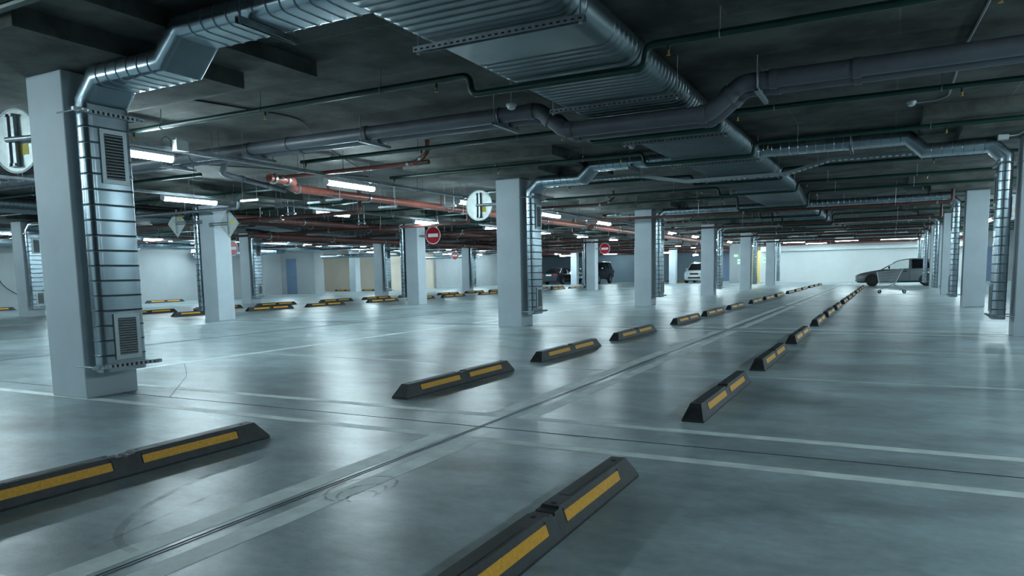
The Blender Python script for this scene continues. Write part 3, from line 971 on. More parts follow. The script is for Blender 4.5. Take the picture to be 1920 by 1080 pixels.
# large bright ducts along the far left wall
for i, (x, z, w, h, y0, y1) in enumerate(((-27.2, 2.42, 0.7, 0.30, 10, 31), (-26.0, 2.62, 0.5, 0.26, 12, 52), (-28.2, 2.62, 0.4, 0.28, 33, 60))):
    root = thing('wall_duct', ['wide bright duct along the far left wall', 'bright duct above the far left aisle', 'bright duct above the beige wall'][i], 'ventilation duct', (x, y0, z))
    mb = MB()
    duct(mb, [(x, y0, z), (x, y1, z)], (1, 0, 0), w, h, 0.08, 0.6, 0.01, 5)
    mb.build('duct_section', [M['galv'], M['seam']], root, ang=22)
    for y in range(int(y0) + 1, int(y1), 4):
        q = MB().box(x - w / 2 - 0.06, x + w / 2 + 0.06, y - 0.02, y + 0.02, z - h / 2 - 0.045, z - h / 2 - 0.012)
        for xx in (x - w / 2 - 0.04, x + w / 2 + 0.04):
            q.cyl((xx, y, z - h / 2 - 0.045), (xx, y, 3.0), 0.007, 6)
        q.build('duct_hanger', M['steel'], root, smooth=False)
for i, y in enumerate((22.9, 31.4, 39.6)):
    root = thing('crosswise_duct', 'bright duct crossing toward the far left wall, %s of three' % ['nearest', 'middle', 'farthest'][i], 'ventilation duct', (-24.5, y, 2.35))
    for xx in (-23.4, -25.3, -28.0):
        MB().cyl((xx, y, 2.19), (xx, y, 3.0), 0.008, 6).build('hanger_rod', M['steel'], root)
    mb = MB()
    duct(mb, [(-28.4, y, 2.10), (-23.1, y, 2.10)], (0, 1, 0), 0.45, 0.2, 0.07, 0.5, 0.008, 5)
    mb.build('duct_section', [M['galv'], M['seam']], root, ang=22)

# short hung support rails in the left bay
RAILS = [(-11.7, -11.2, 10.6, 2.55), (-12.2, -11.95, 12.0, 2.55), (-13.2, -12.9, 13.35, 2.55), (-9.95, -9.55, 11.15, 2.50), (-9.7, -9.2, 15.85, 2.52), (-9.0, -8.65, 13.9, 2.52),
         (-10.1, -9.6, 13.0, 2.50), (-10.95, -10.6, 11.7, 2.55), (-13.6, -13.3, 16.5, 2.5), (-12.9, -12.5, 19.0, 2.5), (-11.3, -10.9, 22.0, 2.5), (-15.0, -14.6, 14.5, 2.5)]
for i, (x0, x1, y, z) in enumerate(RAILS):
    root = thing('support_rail', 'short steel rail hung on two thin rods above the left aisle, %s from camera' % (ORD[i] if i > 2 else ['first', 'second', 'third'][i]), 'support rail', (x0, y, z), 'short hung support rails')
    q = MB().box(x0, x1, y - 0.02, y + 0.02, z - 0.02, z - 0.016).box(x0, x1, y - 0.02, y - 0.016, z - 0.016, z + 0.02).box(x0, x1, y + 0.016, y + 0.02, z - 0.016, z + 0.02)
    q.build('rail', M['steel'], root, smooth=False)
    for x in (x0 + 0.05, x1 - 0.05):
        MB().cyl((x, y, z - 0.04), (x, y, 3.0), 0.006, 6).build('hanger_rod', M['steel'], root)

# ------------------------------------------------------------------ detectors and conduit
for x, y, z, lab in ((-3.5, 6.75, 2.72, 'white smoke detector at the left edge of the main duct'), (-3.75, 11.4, 3.0, 'white smoke detector left of the main duct, farther one'),
                     (0.16, 10.36, 3.0, 'white smoke detector at the end of the conduit on the right'), (-7.6, 8.3, 3.0, 'small white detector above the thin red pipe')):
    root = thing('smoke_detector', lab, 'smoke detector', (x, y, z), 'smoke detectors')
    MB().tube([(x, y, z), (x, y, z - 0.02)], 0.055, 16).build('base', M['plastic'], root)
    MB().tube([(x, y, z - 0.02), (x, y, z - 0.045), (x, y, z - 0.055)], [0.045, 0.04, 0.02], 16).build('sensor_head', M['plastic'], root)
    if z < 2.9:
        MB().cyl((x, y, z), (x, y, 3.0), 0.006, 6).build('drop_rod', M['steel'], root)
tag(MB().tube(fillet([(0.62, 4.0, 2.992), (0.60, 6.79, 2.992), (0.54, 8.03, 2.992), (0.54, 10.2, 2.992), (0.45, 10.4, 2.992), (0.18, 10.42, 2.992)], 0.15), 0.012, 8).build('ceiling_conduit', M['conduit'], origin=(0.5, 8, 2.99)),
    'thin grey conduit snaking across the dark ceiling at right', 'conduit')
tag(MB().tube(fillet([(-7.0, 5.6, 2.99), (-6.6, 7.0, 2.985), (-7.6, 8.4, 2.985), (-8.9, 11, 2.985)], 0.4), 0.010, 6).build('ceiling_cable', M['cable'], origin=(-7, 8, 2.99)),
    'thin black cable running over the ceiling above the green pipe', 'cable')
tag(MB().tube(fillet([(-11.6, 7.6, 2.985), (-10.4, 9.4, 2.985), (-9.4, 11.8, 2.985)], 0.4), 0.010, 6).build('ceiling_cable', M['cable'], origin=(-10, 9, 2.99)),
    'thin black cable on the ceiling behind the left lights', 'cable')
tag(MB().tube(fillet([(-28.88, 14.6, 2.5), (-28.86, 14.6, 1.6), (-28.86, 14.8, 0.9), (-28.82, 15.3, 0.55)], 0.3), 0.015, 6).build('hanging_cable', M['cable'], origin=(-28.88, 14.6, 1.5)),
    'black cable hanging down the wall at the far left', 'cable')
root = thing('socket_box', 'small white box on the ceiling beam beside the right edge pillar', 'junction box', (1.3, 11.86, 2.66))
MB().box(1.22, 1.34, 11.80, 11.90, 2.655, 2.719).build('box', M['plastic'], root, smooth=False)
MB().tube(fillet([(1.34, 11.85, 2.70), (1.45, 11.85, 2.705), (1.5, 11.4, 2.71)], 0.05), 0.01, 6).build('cable', M['plastic'], root)

# ------------------------------------------------------------------ signs
def disc(mb, x, y0, y1, z, r, mi=0, n=32):
    return mb.rings([[(x + r * cos(a), yy, z + r * sin(a)) for a in [2 * pi * i / n for i in range(n)]] for yy in (y0, y1)], True, mi)
def round_back(xc, y, z, xa, lab, turn=0.0):
    """round sign seen from behind: plate, rim, channel post, arm to the pillar, sticker"""
    root = thing('round_sign', lab, 'sign', (xc, y, z))
    r = 0.285
    disc(MB(), xc, y, y + 0.003, z, r).build('sign_plate', M['signback'], root)
    n = 40
    MB().tube([(xc + r * cos(a), y + 0.0, z + r * sin(a)) for a in [2 * pi * i / n for i in range(n + 1)]], 0.009, 6).build('rim', M['signwhite'], root)
    q = MB()
    q.box(xc - 0.055, xc + 0.045, y - 0.045, y - 0.004, z - 0.235, z + 0.235)
    p = q.build('channel_post', M['steel'], root, smooth=False)
    w = MB().box(xc - 0.028, xc + 0.008, y - 0.047, y - 0.0445, z - 0.23, z + 0.23)
    w.build('channel_slot', M['dark'], p, smooth=False)
    c = MB()
    for zz in (z - 0.22, z + 0.22):
        for dx in (-0.035, 0.03):
            c.cyl((xc + dx, y - 0.06, zz), (xc + dx, y - 0.04, zz), 0.014, 8)
    c.build('bolt', M['steel'], root)
    MB().cyl((xc - 0.03, y - 0.065, z), (xa, y - 0.065, z), 0.024, 12).build('arm', M['steel'], root)
    MB().box(xc + 0.06, xc + 0.15, y - 0.0035, y - 0.0005, z - 0.13, z - 0.035).build('sticker', M['sticker'], root, smooth=False)
    root.rotation_euler = (0, 0, turn)
round_back(-7.15, 3.90, 2.29, XP0 + 0.02, 'back of a round sign on the left side of the large near pillar', radians(10))
round_back(-7.03, 12.14, 2.30, XP0, 'back of a round sign on the left side of the middle pillar')
round_back(2.42, 20.3, 2.3, XR1, 'back of a round sign right of the second pillar from the right edge')

def no_entry(xc, y, z, xa, lab, r=0.295):
    root = thing('no_entry_sign', lab, 'sign', (xc, y, z), 'red no entry signs')
    disc(MB(), xc, y, y + 0.004, z, r).build('sign_plate', M['signwhite'], root)
    disc(MB(), xc, y - 0.003, y, z, r * 0.92).build('red_disc', M['signred'], root)
    MB().box(xc - r * 0.66, xc + r * 0.66, y - 0.006, y - 0.003, z - r * 0.19, z + r * 0.19).build('white_bar', M['signwhite'], root, smooth=False)
    q = MB().box(xc - 0.025, xc + 0.025, y + 0.004, y + 0.03, z - 0.2, z + 0.2)
    q.cyl((xc, y + 0.045, z), (xa, y + 0.045, z), 0.02, 10)
    q.build('arm', M['steel'], root)
no_entry(-13.49, 20.2, 2.295, XL1, 'largest red and white no entry sign, right of its pillar')
no_entry(-23.0, 36.7, 2.10, XLL0, 'small red no entry sign between two far pillars', 0.26)
no_entry(-13.53, 36.6, 2.20, XL1, 'red no entry sign above the black off-roader')
no_entry(-22.9, 20.2, 2.17, XLL0, 'red no entry sign half hidden by the diamond sign pillar')

def diamond(xc, y, z, xa, lab, dot):
    root = thing('diamond_sign', lab, 'sign', (xc, y, z), 'diamond sign backs')
    r = 0.33
    MB().prism([(xc, z - r), (xc + r, z), (xc, z + r), (xc - r, z)], 'y', y, y + 0.004).build('sign_plate', M['signback'], root, smooth=False)
    MB().box(xc - 0.02, xc + 0.02, y - 0.03, y - 0.001, z - 0.24, z + 0.27).build('channel_post', M['steel'], root, smooth=False)
    q = MB()
    for dz in (-0.02, 0.03):
        q.cyl((xc, y - 0.035, z + dz), (xa, y - 0.02, z + dz), 0.012, 8)
    q.box(*sorted((xa - 0.04 * (1 if xa > xc else -1), xa + 0.12 * (1 if xa > xc else -1))), 11.86, 11.9, z - 0.04, z + 0.05)
    q.build('arm', M['steel'], root)
    disc(MB(), xc + dot[0], y - 0.003, y - 0.0005, z + dot[1], 0.045).build('sticker', M['sticker'], root)
diamond(-13.46, 11.80, 2.245, XL1, 'diamond shaped sign back on the right of its pillar', (0.12, 0.02))
diamond(-15.22, 11.80, 2.33, XL0, 'diamond shaped sign back on the left of its pillar', (0.13, 0.12))

def exit_sign(x, y, z, w, h, lab, axis='y'):
    root = thing('exit_sign', lab, 'exit sign', (x, y, z), 'green exit signs')
    MB().box(x - w / 2, x + w / 2, y - 0.03, y, z - h / 2, z + h / 2).build('light_box', M['exit'], root, smooth=False)
    q = MB()
    q.box(x - w * 0.36, x + w * 0.12, y - 0.033, y - 0.0305, z - h * 0.10, z + h * 0.10)
    q.prism([(x + w * 0.12, z - h * 0.28), (x + w * 0.38, z), (x + w * 0.12, z + h * 0.28)], 'y', y - 0.033, y - 0.0305)
    q.build('arrow_mark', M['exitmark'], root, smooth=False)
yx = Y0 + 3 * D
exit_sign(-30.68, yx, 2.02, 0.34, 0.18, 'small green exit sign, upper of two on the far pillar')
exit_sign(-30.66, yx, 0.52, 0.34, 0.18, 'small green exit sign near the floor on the far pillar')
exit_sign(-9.66, 52.5, 1.92, 0.27, 0.14, 'small pale green exit sign left of the yellow doorway')
exit_sign(-9.46, 52.5, 1.50, 0.17, 0.34, 'tall green exit sign on the wall left of the yellow doorway')
exit_sign(-7.75, 52.5, 1.56, 0.20, 0.36, 'green exit sign on the wall right of the yellow doorway')
root = thing('wall_notice', 'small white notice on the back wall left of the black off-roader', 'notice', (-22.2, 61.99, 2.0))
MB().box(-22.75, -22.35, 61.97, 62.0, 1.55, 1.85).build('board', M['plate'], root, smooth=False)
root = thing('emergency_light', 'twin white emergency lamp above the white car', 'emergency light', (-13.6, 57.2, 2.15))
for dx in (-0.11, 0.11):
    MB().box(-13.6 + dx - 0.075, -13.6 + dx + 0.075, 57.1, 57.2, 2.09, 2.19).build('lamp_head', M['lamp'], root, smooth=False)
MB().cyl((-13.6, 57.22, 2.1), (-13.6, 57.22, 2.999), 0.012, 8).build('drop_rod', M['steel'], root)

# ------------------------------------------------------------------ wheel stops
def make_stop():
    root = thing('wheel_stop', 'x', 'wheel stop', (0, 0, 0), 'black wheel stops with yellow strips', local=True)
    L, hb, ht, h, ch = 0.935, 0.073, 0.036, 0.112, 0.085
    mb = MB()
    def sec(y, top, wt):
        return [(-hb, y, 0), (-hb, y, 0.012), (-wt, y, top), (wt, y, top), (hb, y, 0.012), (hb, y, 0)]
    st = [(-L, 0.02, 0.069), (-L + ch, h, ht), (-0.06, h, ht), (-0.05, h - 0.008, ht + 0.003), (-0.012, h - 0.008, ht + 0.003), (-0.008, h - 0.02, ht + 0.007),
          (0.008, h - 0.02, ht + 0.007), (0.012, h - 0.008, ht + 0.003), (0.05, h - 0.008, ht + 0.003), (0.06, h, ht), (L - ch, h, ht), (L, 0.02, 0.069)]
    mb.rings([sec(y, t, w) for y, t, w in st])
    body = mb.build('body', M['rubber'], root, ang=20)
    for s in (-1, 1):
        for a, b in ((-0.70, -0.085), (0.085, 0.70)):
            # side plane from (hb,0.012) to (ht,h)
            def P(y, t, off):
                x = hb + (ht - hb) * t
                z = 0.012 + (h - 0.012) * t
                return (s * (x + off * 0.94), y, z + off * 0.34)
            t0, t1 = 0.36, 0.76
            MB().hexa([P(a, t0, -0.002), P(b, t0, -0.002), P(b, t1, -0.002), P(a, t1, -0.002), P(a, t0, 0.0018), P(b, t0, 0.0018), P(b, t1, 0.0018), P(a, t1, 0.0018)]).build('reflective_strip', M['yellow'], root, smooth=False)
            e = MB()
            for y in (a, b):
                e.hexa([P(y - 0.006, t0 - 0.02, -0.002), P(y + 0.006, t0 - 0.02, -0.002), P(y + 0.006, t1 + 0.1, -0.002), P(y - 0.006, t1 + 0.1, -0.002),
                        P(y - 0.006, t0 - 0.02, 0.0012), P(y + 0.006, t0 - 0.02, 0.0012), P(y + 0.006, t1 + 0.1, 0.0012), P(y - 0.006, t1 + 0.1, 0.0012)])
            e.build('strip_recess', M['dark'], body, smooth=False)
    bh = MB()
    for y in (-0.78, -0.09, 0.09, 0.78):
        z = h if abs(y) > 0.1 else h
        bh.cyl((0, y, z - 0.02), (0, y, z + 0.0012), 0.012, 10)
    bh.build('bolt_hole', M['dark'], body)
    for y0, y1 in ((-0.68, -0.2), (0.2, 0.68)):
        MB().box(-0.026, 0.020, y0, y1, h - 0.004, h + 0.0012).build('tread_pad', M['trim'], body, smooth=False)
    return root
stop0 = make_stop()
note_kids(stop0)
NSTOP = 0
def stop(x, y, label, rot=0.0):
    global NSTOP
    o = stop0 if NSTOP == 0 else copy_tree(stop0)
    NSTOP += 1
    o.location = (x, y, 0)
    o.rotation_euler = (0, 0, rot)
    o['label'] = label
    return o
yl = [2.28, 5.605, 8.15, 10.75, 13.98, 16.42, 19.05] + [Y0 + k * D + q for k in (2, 3, 4) for q in (2.1, 4.6, 7.1)]
yr = [2.38, 5.61, 8.24, 10.98, 14.15, 16.6, 19.2] + [Y0 + k * D + q for k in (2, 3) for q in (2.1, 4.6, 7.1)] + [Y0 + 4 * D + 1.2]
for i, y in enumerate(yl):
    stop(-3.49, y, 'black wheel stop left of the double floor line, %s in its row' % ORD[i], random.uniform(-0.006, 0.006))
for i, y in enumerate(yr):
    stop(-1.128, y, 'black wheel stop right of the double floor line, %s in its row' % ORD[i], random.uniform(-0.006, 0.006))
yb = [Y0 + k * D + q for k in (1, 2, 3, 4) for q in (2.0, 4.55, 7.05)]
for i, y in enumerate(yb):
    stop(-17.15, y, 'wheel stop past the left aisle, nearer row, %s along' % ORD[i])
    stop(-19.45, y, 'wheel stop past the left aisle, farther row, %s along' % ORD[i])
for i, (x, y, rt_) in enumerate(((-32.2, 37.6, pi / 2), (-30.2, 38.0, pi / 2), (-28.2, 16.8, 0), (-18.5, 60.8, pi / 2), (-16.0, 60.8, pi / 2), (-13.6, 60.9, pi / 2), (-28.2, 21.0, 0), (-28.2, 13.9, 0))):
    stop(x, y, ['wheel stop with bright yellow strips at the foot of the beige wall, left one', 'wheel stop at the foot of the beige wall, right of alcove pillar', 'wheel stop at the left wall behind the dented duct',
                'wheel stop at the back wall right of the black off-roader', 'wheel stop at the back wall left of the bright pillar', 'wheel stop at the back wall behind the white car',
                'wheel stop at the left wall behind the large pillar', 'wheel stop at the far left wall below the hanging cable'][i], rt_)

# ------------------------------------------------------------------ cars
def interp(tab, x):
    if x <= tab[0][0]:
        return tab[0][1:]
    for a, b in zip(tab, tab[1:]):
        if x <= b[0]:
            t = (x - a[0]) / (b[0] - a[0])
            return tuple(p + (q - p) * t for p, q in zip(a[1:], b[1:]))
    return tab[-1][1:]

def car(name, label, body, roof, wheels, wr, paint, wins, loc, rotz, frontglass, rimmat, front, kind):
    """local frame: nose at x=0, tail at +L, y across; body rows (x, z_low, z_top, half width), roof rows (x, z, half width)"""
    root = thing(name, label, 'car', (0, 0, 0), local=True)
    L = body[-1][0]
    W = max(b[3] for b in body)
    mb = MB()
    rings = []
    for x, zl, zt, w in body:
        zm = zl + (zt - zl) * 0.55
        h = zt - zl
        rings.append([(x, y * s_, z) for s_, y, z in ((-1, w * 0.80, zl), (-1, w * 0.97, zl + h * 0.14), (-1, w, zm), (-1, w * 0.985, zl + h * 0.84), (-1, w * 0.92, zt),
                      (1, w * 0.92, zt), (1, w * 0.985, zl + h * 0.84), (1, w, zm), (1, w * 0.97, zl + h * 0.14), (1, w * 0.80, zl))])
    mb.rings(rings)
    bo = mb.build('body_shell', M[paint], root, ang=40)
    # roof skin
    mb = MB()
    rr = []
    for x, z, w in roof:
        rr.append([(x, -w, z - 0.05), (x, -w, z - 0.025), (x, -w * 0.86, z), (x, w * 0.86, z), (x, w, z - 0.025), (x, w, z - 0.05)])
    mb.rings(rr)
    mb.build('roof', M[paint], root, ang=50)
    x_a, x_b, x_r0, x_r1 = wins['base0'], wins['base1'], roof[0][0], roof[-1][0]
    def belt(x):
        zl, zt, w = interp(body, x)
        return zt - 0.01, w * 0.92
    def top(x):
        z, w = interp(roof, x)
        return z - 0.03, w
    # pillars of the body colour
    pm = MB()
    for s in (-1, 1):
        for xb0, xb1, xt0, xt1 in wins['pillars']:
            zb0, wb0 = belt(xb0)
            zb1, wb1 = belt(xb1)
            zt0, wt0 = top(xt0)
            zt1, wt1 = top(xt1)
            pm.hexa([(xb0, s * (wb0 - 0.05), zb0), (xb1, s * (wb1 - 0.05), zb1), (xb1, s * wb1, zb1), (xb0, s * wb0, zb0),
                     (xt0, s * (wt0 - 0.04), zt0), (xt1, s * (wt1 - 0.04), zt1), (xt1, s * wt1, zt1), (xt0, s * wt0, zt0)])
    pm.build('window_pillar', M[paint], root, smooth=False)
    # side windows
    for (xb0, xb1, xt0, xt1, gm) in wins['side']:
        for s in (-1, 1):
            zb0, wb0 = belt(xb0)
            zb1, wb1 = belt(xb1)
            zt0, wt0 = top(xt0)
            zt1, wt1 = top(xt1)
            e = 0.004
            MB().hexa([(xb0, s * (wb0 - 0.03), zb0), (xb1, s * (wb1 - 0.03), zb1), (xb1, s * (wb1 - 0.03 + e), zb1), (xb0, s * (wb0 - 0.03 + e), zb0),
                       (xt0, s * (wt0 - 0.03), zt0), (xt1, s * (wt1 - 0.03), zt1), (xt1, s * (wt1 - 0.03 + e), zt1), (xt0, s * (wt0 - 0.03 + e), zt0)]).build('side_window', M[gm], root, smooth=False)
    # windscreen and rear window
    for (xb, xt, nm, gm) in ((wins['base0'], x_r0, 'windscreen', frontglass), (wins['base1'], x_r1, 'rear_window', 'tint')):
        zb, wb = belt(xb)
        zt, wt = top(xt)
        d = 0.012 if nm == 'windscreen' else -0.012
        MB().hexa([(xb, -wb + 0.04, zb), (xb, wb - 0.04, zb), (xb + d, wb - 0.04, zb), (xb + d, -wb + 0.04, zb),
                   (xt, -wt + 0.03, zt + 0.02), (xt, wt - 0.03, zt + 0.02), (xt + d, wt - 0.03, zt + 0.02), (xt + d, -wt + 0.03, zt + 0.02)]).build(nm, M[gm], root, smooth=False)
    # wheels in dark arches
    for xw in wheels:
        for s in (-1, 1):
            w = interp(body, xw)[2]
            ar = MB()
            n = 20
            ar.rings([[(xw + (wr + 0.06) * cos(a), s * yy, wr + (wr + 0.06) * sin(a)) for a in [pi * i / n - 0.15 + 0.3 * i / n for i in range(n + 1)]] for yy in (w * 0.7, w + 0.004)], True)
            ar.build('wheel_arch', M['trim'], root)
            tb = MB()
            prof = [(0.0, wr - 0.03), (0.02, wr), (0.16, wr), (0.18, wr - 0.03)]
            c = w + 0.012
            tb.rings([[(xw + q * cos(a), s * (c - p), wr + q * sin(a)) for a in [2 * pi * i / 24 for i in range(24)]] for p, q in prof])
            wh = tb.build('wheel', M['tyre'], root)
            rm = MB()
            rm.rings([[(xw + q * cos(a), s * (c - p), wr + q * sin(a)) for a in [2 * pi * i / 20 for i in range(20)]] for p, q in ((0.012, wr * 0.64), (-0.004, wr * 0.62), (-0.004, wr * 0.54), (0.006, wr * 0.5))], False)
            for k in range(5):
                a = 2 * pi * k / 5 + 0.3
                ca, sa = cos(a), sin(a)
                w_ = wr * 0.10
                pts = []
                for yy in (s * (c + 0.003), s * (c - 0.012)):
                    for q, t in ((0, -w_), (wr * 0.58, -w_), (wr * 0.58, w_), (0, w_)):
                        pts.append((xw + q * ca - t * sa, yy, wr + q * sa + t * ca))
                rm.hexa(pts)
            rm.cyl((xw, s * (c - 0.01), wr), (xw, s * (c + 0.006), wr), wr * 0.16, 10)
            rm.build('rim', M[rimmat], wh, smooth=False)
    # mirrors
    for s in (-1, 1):
        zb, wb = belt(wins['mirror'])
        q = MB()
        x = wins['mirror']
        q.rings([[(x + dx, s * (wb + 0.04 + 0.06 + 0.08 * cos(a)), zb + 0.10 + 0.055 * sin(a)) for a in [2 * pi * i / 10 for i in range(10)]] for dx in (-0.05, 0.03)])
        q.cyl((x, s * (wb - 0.02), zb + 0.04), (x, s * (wb + 0.06), zb + 0.08), 0.02, 6)
        q.build('wing_mirror', M[front['mirror']], root)
        for xh in wins['handles']:
            zl, zt, w = interp(body, xh)
            MB().box(xh - 0.08, xh + 0.08, *sorted((s * (w * 0.985), s * (w + 0.012))), zl + (zt - zl) * 0.80, zl + (zt - zl) * 0.85).build('door_handle', M['trim'], root, smooth=False)
        for xd in wins['seams']:
            zl, zt, w = interp(body, xd)
            h = zt - zl
            MB().add([(xd - 0.006, s * (w * 0.97 + 0.003), zl + h * 0.14), (xd + 0.006, s * (w * 0.97 + 0.003), zl + h * 0.14), (xd + 0.006, s * (w + 0.003), zl + h * 0.55), (xd - 0.006, s * (w + 0.003), zl + h * 0.55),
                      (xd + 0.006, s * (w * 0.985 + 0.003), zl + h * 0.84), (xd - 0.006, s * (w * 0.985 + 0.003), zl + h * 0.84)], [(0, 1, 2, 3), (3, 2, 4, 5)]).build('door_seam', M['dark'], root, smooth=False)
    zl0, zt0, w0 = body[1][1:]
    x0 = body[0][0]
    # front: lamps, grille, bumper opening, plate
    for s in (-1, 1):
        q = MB()
        q.rings([[(x, s * (w0 * 0.62 + w0 * 0.22 * cos(a)), front['lampz'] + front['lamph'] * sin(a)) for a in [2 * pi * i / 14 for i in range(14)]] for x in (x0 - 0.012, x0 + 0.16)])
        q.build('headlamp', M['headlamp'], root)
        q = MB()
        xt = L
        wl = body[-2][3]
        q.box(xt - 0.12, xt + 0.01, *sorted((s * wl * 0.62, s * wl * 0.98)), front['tailz'] - 0.07, front['tailz'] + 0.07)
        q.build('taillamp', M['taillamp'], root, smooth=False)
    MB().box(x0 - 0.008, x0 + 0.12, -w0 * 0.46, w0 * 0.46, front['gz0'], front['gz1']).build('front_grille', M[front['gm']], root, smooth=False)
    MB().box(x0 - 0.02, x0 + 0.12, -w0 * 0.62, w0 * 0.62, front['bz0'], front['bz1']).build('bumper_opening', M[front['bm']], root, smooth=False)
    MB().box(x0 - 0.035, x0 + 0.0, -0.25, 0.25, front['pz'] - 0.055, front['pz'] + 0.055).build('number_plate', M['plate'], root, smooth=False)
    MB().box(L - 0.0, L + 0.03, -0.25, 0.25, front['rpz'] - 0.055, front['rpz'] + 0.055).build('number_plate', M['plate'], root, smooth=False)
    MB().box(L - 0.14, L + 0.05, -W * 0.9, W * 0.9, front['rb0'], front['rb1']).build('rear_bumper', M[front['rbm']], root, smooth=False)
    if kind == 'offroad':
        sp = MB().tube([(L + 0.06, 0, 0.98), (L + 0.2, 0, 0.98)], 0.34, 24)
        sp.build('spare_wheel', M['trim'], root)
        for s in (-1, 1):
            MB().box(0.8, 3.9, *sorted((s * W * 0.96, s * (W + 0.05))), 0.42, 0.47).build('running_board', M['trim'], root, smooth=False)
    if kind == 'van':
        for s in (-1, 1):
            q = MB().tube([(roof[1][0], s * 0.45, roof[1][1]), (roof[1][0] + 0.1, s * 0.45, roof[1][1] + 0.06), (roof[-2][0], s * 0.45, roof[-2][1] + 0.07)], 0.015, 6)
            q.build('roof_rail', M['steel'], root)
    if kind == 'hatch':
        # seats seen through the glass
        for y in (-0.36, 0.36):
            s_ = MB().box(1.95, 2.42, y - 0.2, y + 0.2, 0.72, 0.86)
            s_.hexa([(2.36, y - 0.2, 0.82), (2.5, y - 0.2, 0.82), (2.5, y + 0.2, 0.82), (2.36, y + 0.2, 0.82), (2.46, y - 0.18, 1.12), (2.56, y - 0.18, 1.12), (2.56, y + 0.18, 1.12), (2.46, y + 0.18, 1.12)])
            s_.build('seat', M['trim'], root, smooth=False)
    root.location = loc
    root.rotation_euler = (0, 0, rotz)
    return root

hb = [(0.0, 0.30, 0.50, 0.50), (0.06, 0.20, 0.585, 0.68), (0.25, 0.175, 0.66, 0.77), (0.70, 0.175, 0.755, 0.80), (1.10, 0.175, 0.825, 0.80), (2.2, 0.175, 0.85, 0.81), (3.3, 0.185, 0.87, 0.80), (3.8, 0.20, 0.885, 0.75), (3.96, 0.28, 0.86, 0.68)]
hr = [(1.66, 1.17, 0.59), (1.82, 1.245, 0.585), (2.0, 1.30, 0.58), (2.25, 1.34, 0.58), (2.6, 1.36, 0.58), (3.0, 1.35, 0.575), (3.3, 1.315, 0.565), (3.52, 1.265, 0.56)]
hw = dict(base0=1.10, base1=3.86, mirror=1.50, handles=(2.20, 3.12), seams=(1.25, 2.38, 3.25),
          pillars=[(1.10, 1.20, 1.66, 1.74), (2.36, 2.48, 2.38, 2.46), (3.30, 3.44, 3.12, 3.22), (3.72, 3.88, 3.44, 3.52)],
          side=[(1.20, 1.55, 1.74, 1.90, 'glass'), (1.55, 2.0, 1.90, 2.1, 'glass'), (2.0, 2.36, 2.1, 2.38, 'glass'), (2.48, 3.30, 2.46, 3.12, 'tint'), (3.44, 3.74, 3.22, 3.46, 'tint')])
car('hatchback_car', 'silver grey hatchback parked sideways behind the shopping trolley', hb, hr, (0.76, 3.13), 0.285, 'paint_grey', hw, (-1.56, 41.2, 0), 0, 'glass', 'steelrim',
    dict(mirror='trim', lampz=0.52, lamph=0.05, tailz=0.72, gz0=0.47, gz1=0.53, gm='trim', bz0=0.26, bz1=0.33, bm='trim', pz=0.40, rpz=0.62, rb0=0.3, rb1=0.5, rbm='paint_grey'), 'hatch')
sb = [(0.0, 0.32, 0.55, 0.55), (0.08, 0.22, 0.63, 0.72), (0.3, 0.19, 0.69, 0.80), (0.9, 0.19, 0.78, 0.83), (1.3, 0.19, 0.85, 0.83), (2.6, 0.19, 0.88, 0.84), (3.5, 0.2, 0.92, 0.82), (4.05, 0.22, 0.93, 0.77), (4.3, 0.30, 0.88, 0.70)]
sr = [(1.95, 1.27, 0.56), (2.3, 1.34, 0.58), (2.8, 1.35, 0.58), (3.15, 1.30, 0.56)]
sw = dict(base0=1.25, base1=3.75, mirror=1.55, handles=(2.3, 3.2), seams=(1.3, 2.4, 3.3), pillars=[(1.25, 1.36, 1.95, 2.03), (2.42, 2.5, 2.44, 2.5), (3.35, 3.75, 3.0, 3.14)],
          side=[(1.36, 2.42, 2.03, 2.44, 'tint'), (2.5, 3.35, 2.5, 3.0, 'tint')])
car('sedan_car', 'dark grey sedan parked facing the back wall, seen from behind', sb, sr, (0.8, 3.35), 0.30, 'paint_dark', sw, (-24.05, 57.55, 0), radians(-96), 'tint', 'rim',
    dict(mirror='trim', lampz=0.58, lamph=0.05, tailz=0.78, gz0=0.5, gz1=0.6, gm='trim', bz0=0.28, bz1=0.38, bm='trim', pz=0.44, rpz=0.77, rb0=0.32, rb1=0.56, rbm='paint_dark'), 'sedan')
ob = [(0.0, 0.50, 0.92, 0.72), (0.06, 0.42, 1.02, 0.86), (0.3, 0.38, 1.07, 0.92), (1.0, 0.38, 1.12, 0.93), (1.5, 0.38, 1.16, 0.93), (3.0, 0.38, 1.18, 0.93), (4.3, 0.42, 1.20, 0.91), (4.6, 0.5, 1.18, 0.86)]
orf = [(1.95, 1.70, 0.66), (2.2, 1.78, 0.68), (3.2, 1.80, 0.69), (4.2, 1.76, 0.67), (4.42, 1.70, 0.65)]
ow = dict(base0=1.42, base1=4.52, mirror=1.62, handles=(2.3, 3.3), seams=(1.5, 2.5, 3.45), pillars=[(1.42, 1.54, 1.95, 2.04), (2.5, 2.6, 2.5, 2.6), (3.45, 3.58, 3.45, 3.56), (4.38, 4.52, 4.3, 4.42)],
          side=[(1.54, 2.5, 2.04, 2.5, 'tint'), (2.6, 3.45, 2.6, 3.45, 'tint'), (3.58, 4.38, 3.56, 4.3, 'tint')])
car('offroad_car', 'black off-roader with chrome front, half hidden by a pillar', ob, orf, (0.9, 3.55), 0.38, 'paint_black', ow, (-21.75, 54.1, 0), radians(90), 'tint', 'rim',
    dict(mirror='chrome', lampz=0.90, lamph=0.08, tailz=1.0, gz0=0.78, gz1=0.98, gm='chrome', bz0=0.50, bz1=0.66, bm='chrome', pz=0.58, rpz=0.7, rb0=0.5, rb1=0.66, rbm='trim'), 'offroad')
